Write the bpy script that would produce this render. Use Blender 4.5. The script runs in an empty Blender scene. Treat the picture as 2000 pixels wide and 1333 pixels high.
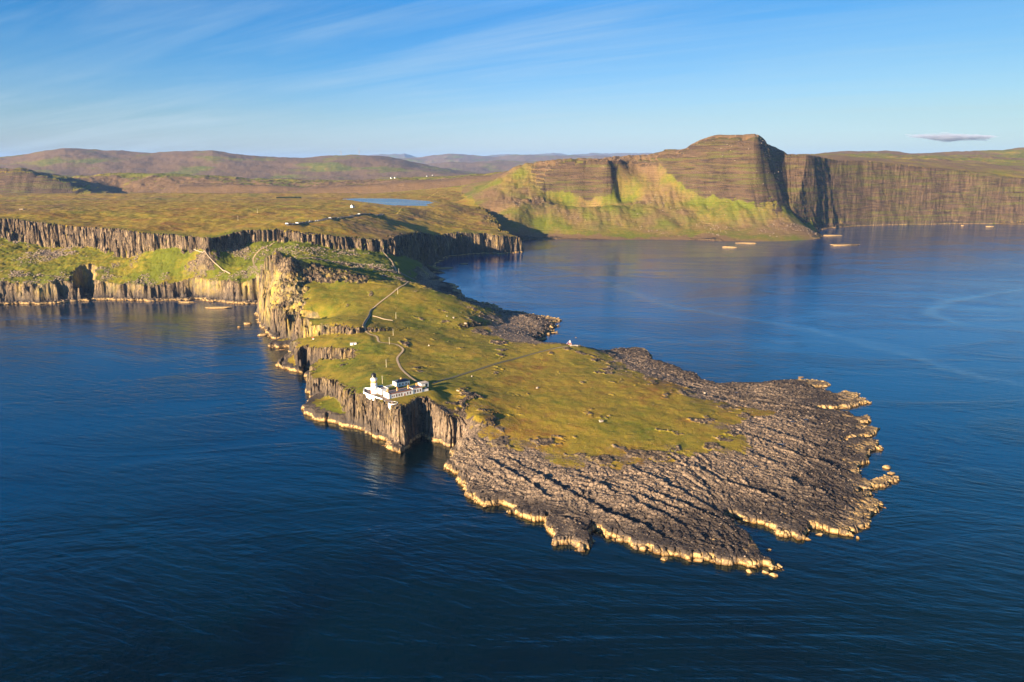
import bpy, bmesh, math, random
import numpy as np
from mathutils import Vector, Matrix
R = math.radians
random.seed(7)
C = bpy.context.scene.collection

# ---------------------------------------------------------------- camera
CAM_H, PITCH, F = 225.0, R(12.8), 1555.0          # height above the sea (m), tilt, focal length in 2000-px units
cam = bpy.data.cameras.new('camera'); cam_o = bpy.data.objects.new('camera', cam); C.objects.link(cam_o)
cam.sensor_width = 36; cam.lens = 36 * F / 2000; cam.clip_start = 1; cam.clip_end = 200000
cam_o.location = (0, 0, CAM_H); cam_o.rotation_euler = (math.pi / 2 - PITCH, 0, 0)
bpy.context.scene.camera = cam_o

# ---------------------------------------------------------------- sun and sky
SUN_EL, SUN_AZ = R(14.0), math.atan2(-0.70, -0.71)   # azimuth of the sun as atan2(x, y)
sun = bpy.data.lights.new('sun', 'SUN'); sun_o = bpy.data.objects.new('sun', sun); C.objects.link(sun_o)
sun.energy = 5.0; sun.angle = R(0.5); sun.color = (1.0, 0.77, 0.50)
sv = Vector((math.sin(SUN_AZ) * math.cos(SUN_EL), math.cos(SUN_AZ) * math.cos(SUN_EL), math.sin(SUN_EL)))
sun_o.rotation_euler = sv.to_track_quat('Z', 'Y').to_euler(); sun_o.location = (-300, -300, 600)

def N(nt, t, **kw):
    n = nt.nodes.new(t)
    for k, v in kw.items():
        if k == 'loc': continue
        if hasattr(n, k): setattr(n, k, v)
    return n
def L(nt, a, b): nt.links.new(a, b)

world = bpy.data.worlds.new('World'); bpy.context.scene.world = world; world.use_nodes = True
def build_world():
    nt = world.node_tree; nt.nodes.clear()
    out = N(nt, 'ShaderNodeOutputWorld'); bg = N(nt, 'ShaderNodeBackground'); L(nt, bg.outputs[0], out.inputs[0])
    sky = N(nt, 'ShaderNodeTexSky', sky_type='NISHITA'); sky.sun_disc = False
    sky.sun_elevation = SUN_EL; sky.sun_rotation = SUN_AZ; sky.altitude = 0; sky.air_density = 1.0
    sky.dust_density = 0.6; sky.ozone_density = 2.0
    bg.inputs[1].default_value = 0.076
    tc = N(nt, 'ShaderNodeTexCoord'); sep = N(nt, 'ShaderNodeSeparateXYZ'); L(nt, tc.outputs['Generated'], sep.inputs[0])
    # blue tint over the sky model; unseen upper bands shaped for reflections and fill light
    ramp = N(nt, 'ShaderNodeValToRGB'); L(nt, sep.outputs[2], ramp.inputs[0])
    e = ramp.color_ramp.elements
    e[0].position = 0.0; e[0].color = (0.43, 0.56, 0.95, 1); e[1].position = 0.52; e[1].color = (0.008, 0.15, 0.27, 1)
    for p, c in ((0.018, (0.41, 0.53, 0.88)), (0.05, (0.30, 0.44, 0.70)), (0.114, (0.125, 0.34, 0.62)), (0.17, (0.058, 0.30, 0.58)), (0.32, (0.006, 0.64, 1.22)), (0.62, (0.03, 0.22, 0.40)), (0.72, (0.28, 0.46, 0.80)), (1.0, (0.34, 0.52, 0.86))):
        k = e.new(p); k.color = (*c, 1)
    mul = N(nt, 'ShaderNodeMix', data_type='RGBA', blend_type='MULTIPLY'); mul.inputs[0].default_value = 1
    L(nt, sky.outputs[0], mul.inputs[6]); L(nt, ramp.outputs[0], mul.inputs[7])
    # cirrus: long streaks projected on a high flat layer
    dz = N(nt, 'ShaderNodeMath', operation='ADD'); L(nt, sep.outputs[2], dz.inputs[0]); dz.inputs[1].default_value = 0.09
    def div(s):
        d = N(nt, 'ShaderNodeMath', operation='DIVIDE'); L(nt, s, d.inputs[0]); L(nt, dz.outputs[0], d.inputs[1]); return d.outputs[0]
    cx, cy = div(sep.outputs[0]), div(sep.outputs[1])
    comb = N(nt, 'ShaderNodeCombineXYZ'); L(nt, cx, comb.inputs[0]); L(nt, cy, comb.inputs[1])
    mp = N(nt, 'ShaderNodeMapping', vector_type='TEXTURE'); L(nt, comb.outputs[0], mp.inputs[0]); mp.inputs['Rotation'].default_value = (0, 0, R(147)); mp.inputs['Scale'].default_value = (3.6, 0.55, 1)
    n1 = N(nt, 'ShaderNodeTexNoise'); L(nt, mp.outputs[0], n1.inputs['Vector'])
    n1.inputs['Scale'].default_value = 1.1; n1.inputs['Detail'].default_value = 9; n1.inputs['Roughness'].default_value = 0.62; n1.inputs['Distortion'].default_value = 0.7
    n2 = N(nt, 'ShaderNodeTexNoise'); L(nt, comb.outputs[0], n2.inputs['Vector']); n2.inputs['Scale'].default_value = 0.35; n2.inputs['Detail'].default_value = 3
    r1 = N(nt, 'ShaderNodeMapRange'); L(nt, n1.outputs[0], r1.inputs[0]); r1.inputs[1].default_value = 0.40; r1.inputs[2].default_value = 0.80
    r2 = N(nt, 'ShaderNodeMapRange'); L(nt, n2.outputs[0], r2.inputs[0]); r2.inputs[1].default_value = 0.30; r2.inputs[2].default_value = 0.66
    m = N(nt, 'ShaderNodeMath', operation='MULTIPLY'); L(nt, r1.outputs[0], m.inputs[0]); L(nt, r2.outputs[0], m.inputs[1])
    fd = N(nt, 'ShaderNodeMapRange'); L(nt, sep.outputs[2], fd.inputs[0]); fd.inputs[1].default_value = 0.12; fd.inputs[2].default_value = 0.30; fd.inputs[3].default_value = 0.75; fd.inputs[4].default_value = 0.12
    m2 = N(nt, 'ShaderNodeMath', operation='MULTIPLY'); L(nt, m.outputs[0], m2.inputs[0]); L(nt, fd.outputs[0], m2.inputs[1])
    mx = N(nt, 'ShaderNodeMix', data_type='RGBA'); L(nt, m2.outputs[0], mx.inputs[0]); L(nt, mul.outputs[2], mx.inputs[6]); mx.inputs[7].default_value = (2.1, 2.65, 3.0, 1)
    # thin veil of high haze, whiter low down towards the right
    va = N(nt, 'ShaderNodeMapRange'); L(nt, sep.outputs[0], va.inputs[0]); va.inputs[1].default_value = -0.25; va.inputs[2].default_value = 0.6; va.inputs[3].default_value = 0.05; va.inputs[4].default_value = 0.75
    vz = N(nt, 'ShaderNodeMapRange'); L(nt, sep.outputs[2], vz.inputs[0]); vz.inputs[1].default_value = 0.0; vz.inputs[2].default_value = 0.2; vz.inputs[3].default_value = 0.85; vz.inputs[4].default_value = 0.12
    vm = N(nt, 'ShaderNodeMath', operation='MULTIPLY'); L(nt, va.outputs[0], vm.inputs[0]); L(nt, vz.outputs[0], vm.inputs[1])
    mv = N(nt, 'ShaderNodeMix', data_type='RGBA'); L(nt, vm.outputs[0], mv.inputs[0]); L(nt, mx.outputs[2], mv.inputs[6]); mv.inputs[7].default_value = (2.2, 2.65, 2.95, 1)
    az = N(nt, 'ShaderNodeMapRange'); L(nt, sep.outputs[0], az.inputs[0]); az.inputs[1].default_value = 0.0; az.inputs[2].default_value = 0.6
    m3 = N(nt, 'ShaderNodeMix', data_type='RGBA', blend_type='MULTIPLY'); L(nt, az.outputs[0], m3.inputs[0]); L(nt, mv.outputs[2], m3.inputs[6]); m3.inputs[7].default_value = (0.88, 0.93, 0.84, 1)
    L(nt, m3.outputs[2], bg.inputs[0])
build_world()
vs = bpy.context.scene.view_settings
vs.view_transform = 'Standard'; vs.look = 'None'; vs.exposure = 1.9; vs.gamma = 1
bpy.context.scene.cycles.max_bounces = 5
bpy.context.scene.cycles.volume_bounces = 0
bpy.context.scene.cycles.diffuse_bounces = 2

# ---------------------------------------------------------------- survey: sight lines from the drone to points of the place
cp, sp_ = math.cos(PITCH), math.sin(PITCH)
def ray(px, py):
    v = -(py - 666.5) / F
    return (px - 1000) / F, cp + v * sp_, -sp_ + v * cp
def PH(px, py, h=0.0):
    x, y, z = ray(px, py); t = (h - CAM_H) / z
    return x * t, y * t, h
def PY(px, py, Y):
    x, y, z = ray(px, py); t = Y / y
    return x * t, Y, CAM_H + z * t
def pth(*a): return [PH(*p)[:2] for p in a]

# ---------------------------------------------------------------- noise
def _h(ix, iy, s):
    h = (ix.astype(np.uint32) * np.uint32(374761393)) ^ (iy.astype(np.uint32) * np.uint32(668265263)) ^ np.uint32(s * 2246822519 & 0xffffffff)
    h = (h ^ (h >> np.uint32(13))) * np.uint32(1274126177)
    return h ^ (h >> np.uint32(16))
def pn(x, y, s=0):
    ix = np.floor(x).astype(np.int32); iy = np.floor(y).astype(np.int32)
    fx = (x - ix).astype(np.float32); fy = (y - iy).astype(np.float32)
    u = fx * fx * fx * (fx * (fx * 6 - 15) + 10); v = fy * fy * fy * (fy * (fy * 6 - 15) + 10)
    def g(a, b, dx, dy):
        an = (_h(ix + a, iy + b, s) & np.uint32(1023)).astype(np.float32) * np.float32(math.tau / 1024)
        return np.cos(an) * dx + np.sin(an) * dy
    a = g(0, 0, fx, fy); b = g(1, 0, fx - 1, fy); c = g(0, 1, fx, fy - 1); d = g(1, 1, fx - 1, fy - 1)
    return ((a + u * (b - a)) * (1 - v) + (c + u * (d - c)) * v) * 1.5
def fbm(x, y, w, o=4, s=0, gain=0.5):
    r = np.zeros(np.shape(x), np.float32); a = 1.0
    for k in range(o):
        r += a * pn(x / w, y / w, s + k * 17); w *= 0.47; a *= gain
    return r
def worley(x, y, s=0):
    ix = np.floor(x).astype(np.int32); iy = np.floor(y).astype(np.int32)
    f1 = np.full(x.shape, 9.0, np.float32); f2 = f1.copy(); idv = np.zeros(x.shape, np.float32)
    for a in (-1, 0, 1):
        for b in (-1, 0, 1):
            h = _h(ix + a, iy + b, s)
            px = ix + a + (h & np.uint32(255)).astype(np.float32) / 256; py = iy + b + ((h >> np.uint32(8)) & np.uint32(255)).astype(np.float32) / 256
            d = ((px - x) ** 2 + (py - y) ** 2).astype(np.float32)
            n = d < f1
            f2 = np.where(n, f1, np.minimum(f2, d)); idv = np.where(n, ((h >> np.uint32(16)) & np.uint32(255)).astype(np.float32) / 256, idv)
            f1 = np.where(n, d, f1)
    return np.sqrt(f1), np.sqrt(f2), idv
def ss(a, b, x):
    t = np.clip((x - a) / (b - a), 0, 1); return t * t * (3 - 2 * t)

# ---------------------------------------------------------------- terrain control lines
COAST = pth((-420,610),(-200,600),(0,595.6),(30,594),(70,595.6),(120,592),(168,588.6),(163,580),(171,577),(179,586),(240,588),(308,588.6),(392,586),(420,590),(448,593),(480,596),(503,594),(507,600),(505,612),(505,623),(506,632),
 (511,641),(522,642),(519,652),(524,660),(540,664),(549,662),(556,666),(545,669),(528,672),(525,677),(545,680),(569,679),(570,690),(571,702),(561,704),(552,709),(547,716),(556,722),(566,726),(580,726),(592,729),(594,722),(597,717),(606,720),(614,725.6),(605,731),
 (600,736),(600,755),(600.7,775),(615,783),(606,785),(600.7,788),(594,794),(594,811),(604,816),(615.6,820.6),(640,822),(662,827),(681,834),(693,835),(702,838),(708,845),(720,848),(732,852),(745,855),(756,859),(758,866),(752,872),(765,880),(785,888),(799,884),(798,874),(810,866),(822,848),(830,846),(834,852),
 (836,860),(853,869),(870,872),(881,873),(890,868),(893,872),(879,880),(876,895),(868.5,913),(880,920),(892,926),(896,940),(905,955),(907,966),(920,975),(921,986),(937,990),(955,991),(975,989),(994,995),(1001,1008),(1015,1012),(1029,1015),(1043,1012),(1057,1013),(1058,1027),(1064,1040),(1078,1050),(1078,1064),(1098,1067),(1120,1072),(1132,1084),(1141,1084),(1158,1080),(1169,1074),(1166,1062),(1152,1050),
 (1168,1042),(1183,1048),(1195,1054),(1207,1061),(1230,1067),(1253,1073),(1270,1077),(1281,1083),(1291,1095),(1305,1090),(1330,1089),(1358,1097),(1380,1094),(1400,1098),(1430,1104),(1463,1112),(1475,1117),(1486,1113),(1500,1112),(1513,1107),(1500,1096),(1484,1086),(1490,1076),(1487,1066),(1474,1062),(1462,1050),(1450,1040),(1435,1030),(1426,1018),
 (1422,1008),(1450,1017),(1470,1026),(1492,1033),(1515,1043),(1534,1050),(1556,1058),(1578,1058),(1584,1046),(1592,1036),(1612,1039),(1630,1041),(1646,1045),(1668,1050),(1679,1033),(1697,1030),(1700,1014),(1714,1006),(1717,984),(1698,978),(1710,966),(1690,960),(1671,966),(1686,957),(1712,954),(1738,949),(1752,938),(1735,932),(1716,934),(1700,941),(1686,938),(1690,926),(1677,916),(1694,905),(1700,893),(1713,882),(1716,866),(1699,860),(1668,862),(1638,868),
 (1666,859),(1694,857),(1712,851),(1714,838),(1695,836),(1678,832),(1690,830),(1705,826),(1702,816),(1685,816),(1671,818),(1660,810),(1640,807),(1601,804),(1576,797),(1596,800),(1615,803),(1640,797),(1668,794),(1699,787),(1688,779),(1670,779),(1675,770),(1655,768),(1626,773),(1616,765),(1600,764),(1583,762),(1600,759),(1620,756),(1616,748),(1600,747),(1584,744),(1560,744),(1530,745),(1492,749),(1488,755),(1460,755),(1436,756),(1408,756),(1390,752),(1371,745),(1362,735),(1340,732),(1320,722),(1304,716),(1285,710),(1269,703),(1278,698),(1266,690),(1262,683),(1240,682),(1225,684),(1205,686),
 (1190,690),(1165,697),(1112,694),(1060,690),(1038,676),(1046,668),(1064,662),(1052,660),(1060,657),(1074,654),(1058,651),(1086,648),(1060,645),(1075,641),(1088,638),(1072,633),(1096,628),(1090,624),(1052,618),(1020,612),(986,608),(976,606),(966,598),(950,594),(936,592),(925,587),(912,583),(896,572),(902,568),(886,566),(896,562),(906,556),(914,552),(895,548),(880,547),(862,545),(846,543),(834,537),(840,533),(860,534),(880,534),(902,528),(895,524),(876,521),(850,522),
 (845,523),(858,510),(878,500),(910,498),(945,496),(972,497.6),(1000,496),(1018,495),(1022,490),(1010,482),(1000,475),(1018,471),(1038,468.6),(1080,467.5),(1140,469),(1212,470.5),(1300,471),(1392,470),(1405,476),(1440,474),(1486,478),(1530,476),(1565,477),(1590,476),(1607,472),(1602,466),(1612,461),(1604,455),(1598,450),(1625,446),(1675,442.5),(1750,441),(1800,443),(1875,438.5),(2000,439),(2300,440),(2700,444))
COAST = COAST + [(6000, 2900), (9000, 9000), (-9000, 9000), (-3000, 1400)]

# west upper tier of the headland (foot of its cliffs), notch = the cove north of the lighthouse
WEST = pth((530,650,3),(566,668,4),(573,684,3),(574,700,3),(577,712,3),(590,722,3),(600,712,3),(613,721,3),(637,716,8),(660,708,15),(684,693,24),(690,700,25),(665,712,20),(640,722,12),(615,732,6),(606,745,3),(604,760,3),(605,772,3),(640,777,5),(668,784,10),(680,797,9),(690,826,4),(706,834,3),(720,843,3),(732,848,3),(756,855,3),(775,868,3),(798,871,3),(814,855,3),(824,838,5),(831,840,5),(838,852,4),(853,864,3),(881,868,3),(893,860,5),(903,850,9),(925,848,13),(960,840,15),(1100,700,20),(1000,620,10),(880,570,20),(800,535,30),(560,480,60),(505,540,40))
# neck hill with the tall stack
NECK = pth((507,612,2),(508,626,2),(514,636,3),(524,643,3),(528,656,3),(550,655,4),(566,668,4),(578,671,6),(590,668,10),(604,664,16),(625,661,21),(650,659,25),(664,655,28),(676,660,29),(700,655,31),(900,640,25))+ [PY(985,612,1040)[:2],PY(962,604,1098)[:2],PY(932,597,1084)[:2],PY(907,588,1094)[:2],PY(886,577,1104)[:2],PY(862,568,1130)[:2],PY(832,557,1160)[:2],PY(803,549,1195)[:2],PY(788,540,1225)[:2],PY(700,530,1290)[:2], PY(600,500,1300)[:2], PY(530,500,1260)[:2], PY(505,560,1200)[:2]]
# plateau
PLAT = [PY(*q)[:2] for q in ((-700,452,1560),(-300,455,1550),(0,465,1530),(42,472,1520),(80,479,1510),(112,484,1500),(150,480,1490),(179,482,1475),(215,492,1440),(235,500,1415),(252,502,1402),(280,492,1402),(308,486,1400),(340,486,1388),(378,488,1375),(410,489,1352),(428,486,1368),(445,482,1384),(476,474,1412),(520,470,1428),(560,468,1434),(575,468,1437))]
PLAT += [PY(*q)[:2] for q in ((594,470,1440),(625,478,1440),(661,486,1448),(700,486,1462),(735,489,1475),(756,497,1478),(768,496,1496),(790,500,1560),(812,504,1625),(832,507,1700))] + [PY(850,506,1790)[:2], PY(872,503,1890)[:2]] + pth((905,497,2),(945,494,2),(975,495,2),(1005,493,2),(1017,492,2),(1019,489,2)) + [PY(1002,478,2060)[:2], PY(985,465,2130)[:2], PY(972,450,2230)[:2], PY(965,436,2330)[:2], PY(930,415,2600)[:2], PY(900,400,3300)[:2], (300, 9000), (-9000, 9000), (-4000, 1400)]
# bay head cliffs and the big headland
BAY = [PY(*p)[:2] for p in ((1300,303,3200),(1500,300,2900),(1530,306,2800),(1538,350,2680),(1542,400,2590),(1548,424,2566),(1560,434,2585),(1580,440,2625),(1600,443,2680))] + [PY(*p)[:2] for p in ((1640,441,2772),(1700,439,2815),(1760,438,2850),(1800,438,2866),(1875,435,2895),(2000,434,2900),(2300,436,2890),(2800,440,2800))] + [(9000,2900),(9000,9000),(600,9000)]

# shared surface points (px, py, height) and (px, py, 'Y', distance)
def pts(hs=(), ys=()): return [PH(*p) for p in hs] + [PY(*p) for p in ys]
COMMON = pts([
 (700,720,26),(740,700,27),(780,690,28),(800,690,27),(850,700,24),(900,740,24),(950,700,23),(1000,700,21),(850,640,26),(900,660,23),(960,640,17),(1040,672,18),(1112,675,20),(1160,685,16),
 (840,760,28),(900,770,26),(1000,760,20),(1000,810,18),(1140,820,16),(1100,760,18),(1250,735,13),(1300,760,14),(1200,710,13),(1400,800,10),(1300,840,12),(950,850,15),(1020,860,13),
 (920,825,20),(1030,640,8),(1060,630,6),(1000,620,11),(1040,652,6),(1000,650,12.5),(1080,627,4)],
 [])
LOWPTS = COMMON + pts([
 (900,862,12),(890,880,9),(900,900,8),(940,880,11),(1000,880,12),(1100,890,11),(1000,940,8),(950,960,6),(1000,980,5),(1060,990,5),(1100,1000,5.5),(1100,1050,4.5),(1150,1060,4.5),(1200,1000,6),(1200,1045,4.5),(1250,1050,4.5),(1350,1075,4.5),(1350,1020,5),(1450,1090,4.2),(1495,1105,3.2),(1440,1050,4),
 (1200,930,9),(1300,900,9),(1300,960,7.5),(1400,990,5.5),(1450,950,6.5),(1450,1000,4.5),(1500,850,8),(1600,850,6),(1680,850,3.5),(1600,950,5.5),(1680,940,3),(1680,1000,3),(1600,1020,3.8),(1540,1035,3.8),(1700,870,2.6),
 (1500,800,7),(1560,795,5),(1600,780,5),(1500,765,7),(1580,755,4.5),(1660,785,3),(1400,765,7),(1440,785,4.5),(1350,750,7),(1300,725,6),(1250,690,5),(1200,690,7),
 (620,788,8),(650,790,10),(680,800,10),(600,800,6),(620,812,6),(660,820,6),(700,830,6),(560,715,4),(580,724,4),(545,676,5),(530,668,5),(515,645,4),(600,725,4),(760,868,4),(785,882,3),(640,777,6),
 (720,845,4),(800,872,4),(860,866,4),(885,866,5),(700,690,24),(650,665,24),(620,663,20),(600,665,14),(580,672,7),(700,650,30),(800,640,28),
 # mainland lower shelf
 (-300,500,56),
(779,533,50),
 
 (-700,458,60),(795,540,44),(812,543,24),(828,545,10),(842,547,4),(858,551,3),(880,556,2.8),(870,570,4),(890,572,3.5),(905,582,3.2),(870,540,2.8),(930,594,4),(850,528,3),(870,580,5),(900,592,5),(925,600,5),(820,562,14),(840,570,8)],
 [(-700,452,1556),(-300,456,1546),(0,466,1526),(60,476,1512),(112,486,1496),(150,482,1486),(179,484,1471),(215,494,1436),(252,504,1398),(280,494,1398),(308,488,1396),(340,488,1384),(378,490,1371),(410,491,1349),(-300,556,1240),(0,552,1268),(60,552,1275),(110,552,1280),(150,553,1287),(200,552,1300),(250,550,1305),(300,550,1308),(350,549,1312),(400,543,1314),(440,542,1300),(470,541,1296),(495,541,1290),
  (0,505,1400),(100,510,1390),(150,512,1385),(200,515,1370),(250,525,1350),(300,515,1355),(350,515,1350),(400,515,1335),(440,505,1355),(475,500,1375),(476,476,1408),(520,472,1424),(504,510,1350),(510,525,1300),(530,505,1330),(560,472,1438),(594,472,1436),(625,480,1436),(661,488,1444),(700,488,1458),(735,491,1471),(760,499,1474),(560,490,1380),(600,490,1380),(650,500,1375),(650,512,1310),(720,503,1400),(720,518,1310),(755,510,1400),(765,520,1330),
  (560,505,1230),(620,515,1220),(700,525,1240),(790,520,1400),(820,522,1500),(835,518,1620),(870,505,1850),(940,497,1950),(1000,470,2160),(985,455,2260),(975,440,2380),(960,425,2500),(900,405,2600),(870,400,2720),(940,405,2560),(930,412,2540),(800,386,2900),(700,386,2950),(900,398,2900),(900,380,3200),
  # bay slopes
  (1030,455,2370),(1000,400,2520),(1000,370,2680),(960,385,2640),(950,365,2800),(1020,420,2440),(1000,430,2400),(1200,460,2360),(1300,462,2350),(1400,465,2310),(1480,465,2300),(1100,462,2360),
  (1040,440,2420),(1040,400,2540),(1040,365,2700),(1040,340,2775),(1040,322,2815),(1100,440,2430),(1100,400,2550),(1100,370,2690),(1100,325,2722),(1100,312,2748),(1130,440,2430),(1130,404,2550),(1130,373,2680),(1130,322,2712),(1130,311,2740),(1160,440,2430),(1160,405,2550),(1160,375,2670),(1160,320,2705),(1160,309.5,2738),(1188,440,2440),(1188,400,2560),(1188,374,2645),(1188,318,2680),(1188,309,2715),(1204,440,2440),(1204,400,2580),(1204,352,2684),(1204,325,2706),(1204,309,2732),(1240,440,2440),(1240,400,2570),(1240,360,2690),(1240,335,2738),(1240,319,2766),(1240,306,2796),(1290,440,2440),(1290,400,2560),(1290,362,2665),(1290,338,2710),(1290,318,2735),(1290,301,2770),(1335,440,2440),(1335,410,2530),(1335,378,2610),(1335,340,2655),(1335,312,2680),(1335,295,2712),(1362,300,2668),(1362,283,2690),(1390,440,2430),(1390,410,2520),(1390,382,2578),(1390,340,2612),(1390,302,2640),(1390,275,2665),(1440,440,2425),(1440,410,2500),(1440,384,2550),(1440,340,2588),(1440,300,2614),(1440,272,2642),(1460,271,2636),(1420,273,2652),(1474,440,2415),(1474,412,2485),(1474,388,2525),(1474,340,2565),(1474,300,2594),(1474,270,2628),(1484,276,2632),(1488,300,2612),(1490,340,2580),(1494,385,2532),(1510,402,2508),(1525,416,2490),(1545,431,2462),(1570,447,2420),(1590,461,2365),(1497,281,2672),(1506,296,2705),(1510,330,2640),(1520,360,2620),(1532,390,2600),(1520,303,2740),(1540,307,2775),(1545,345,2720),(1552,390,2670),(1552,418,2610),(1565,434,2560),(1580,446,2560),(1000,360,2720),(960,355,2900),(985,340,2900),(1000,331,2880),(1080,330,3000),(1150,312,2850),(1200,309,2900),(1260,305.5,2880),(1300,301,2850),(1345,292,2780),(1390,275.5,2740),(1440,271.5,2730),(1478,272,2720),(1100,314,2900),(1440,277,3000),(1350,292,3000),(1250,305,3100),(1540,304,3000),(1100,322,3200),(1500,295,2900),
  (1640,443,2735),(1680,441.5,2810),(1800,439,2870),(2000,435,2890),(2400,436,2850),(1900,430,2960)])
# near ground under the plateau stays low and flat
WESTPTS = COMMON + pts([
 (712,765,30),(727,768,31),(760,780,31),(800,780,31),(830,755,31),(700,757,28),(680,753,25),(650,748,22),(620,740,20),(610,736,19),(640,725,22),(690,702,27),(740,730,29),(780,800,30),(760,805,29),(730,790,30),(815,792,30),(850,790,29),(880,795,26.5),(900,802,24),(912,822,20),(906,842,14),(860,812,26.5),(870,780,27),
 (690,674,31),(650,664,30),(620,665,27),(600,666,25),(585,668,23),(730,675,32),(650,676,29),(625,680,26),(580,690,20),(700,650,33),(640,655,27),(570,664,10),(800,640,30),(700,600,36),(560,600,24)])
NECKPTS = COMMON + pts([
 (600,628,31),(590,632,27),(580,640,22),(625,630,36),(650,632,39),(665,640,38),(680,652,36),(700,640,39),(720,655,34),(740,660,33),(760,640,34),(800,640,31),(850,620,31),(575,650,14),(700,660,33),(640,645,34),
 (530,606,36),(523,612,30),(545,612,36),(556,618,34),(548,640,26),(900,620,30),(940,612,24)],
 [(540,497,1118),(532,500,1112),(526,508,1108),(517,520,1122),(513,535,1118),(516,560,1095),(522,590,1060),(530,570,1068),(548,500,1112),(556,508,1102),(562,535,1082),(570,560,1060),(578,590,1032),(560,600,1020),(548,590,1036),(590,612,1000),
  (552,502,1150),(575,508,1145),(600,513,1120),(650,524,1130),(700,534,1150),(740,542,1170),(780,547,1190),(800,551.5,1180),(830,560,1145),(860,571,1115),(885,580,1090),(905,590.5,1080),(930,600,1070),(960,607,1085),(600,520,1150),(600,540,1095),(620,560,1070),(600,570,1052),(600,595,1010),(640,600,1005),(640,560,1075),(700,600,1000),(700,560,1080),(660,545,1095),(740,560,1085),(780,562,1090),(760,600,1010),(820,580,1060),(850,570,1100),
  (530,520,1200),(600,520,1240),(700,533,1240)])
PLATPTS = pts([
 
 (370,445,101),(430,442,101),(560,438,109),(640,431,107),(720,419,104),(700,440,98),(780,440,84),
 (740,400,96),(690,398,97),(840,400,97),(780,408,97)],
 [(600,454,1452),(621,457,1452),(661,461,1462),(702,464,1477),(745,467,1490),(758,468,1496),(768,463,1530),(-700,420,1580),(-300,420,1565),(0,426,1545),(42,430,1535),(112,439,1514),(168,443,1498),(215,447,1455),(238,448.6,1420),(275,452,1418),(308,455.6,1415),(340,458,1402),(364,461,1390),(400,463,1372),(425,460,1386),(450,454,1402),(476,448,1428),(520,447,1444),(560,448.6,1450),(200,392,2700),(0,392,2700),(400,392,2700),(560,390,2750),(500,385,3000),(785,455,1620),(800,446,1800),(850,458,1890),(880,455,1930),(931,456.5,1965),(972,461,1960),(990,470,1935),(1004,481,1915),(1016,489,1900),(850,430,2150),(900,425,2250),(940,430,2200),(960,440,2130),(975,450,2090),(900,405,2600),(870,400,2700),(940,405,2550),(760,385,2900),(640,385,2950),(850,385,2950),(-700,395,2700),
  (300,380,3300),(0,385,3300),(600,372,3600),(900,375,3300),(-700,385,3300)])
BAYPTS = pts([],[
 (1500,283,2680),(1512,294,2710),(1535,304,2730),(1560,306,2740),(1600,309,2790),(1640,313,2860),(1700,316,2915),(1740,319,2950),(1800,328,2960),(1870,334,3005),(1930,338,3005),(2000,345,3000),(2300,352,2960),(2800,370,2850),
 (1600,303,3400),(1800,312,3400),(2000,325,3350),(2500,330,3300),
 (1400,300,3400)])
LOCH = pth((668,388.5,95),(700,387.5,95),(760,388,95),(800,390,95),(838,393,95),(848,397,95),(832,400,95),(838,403,95),(800,402.5,95),(765,402,95),(735,398,95),(700,394,95))
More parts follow.
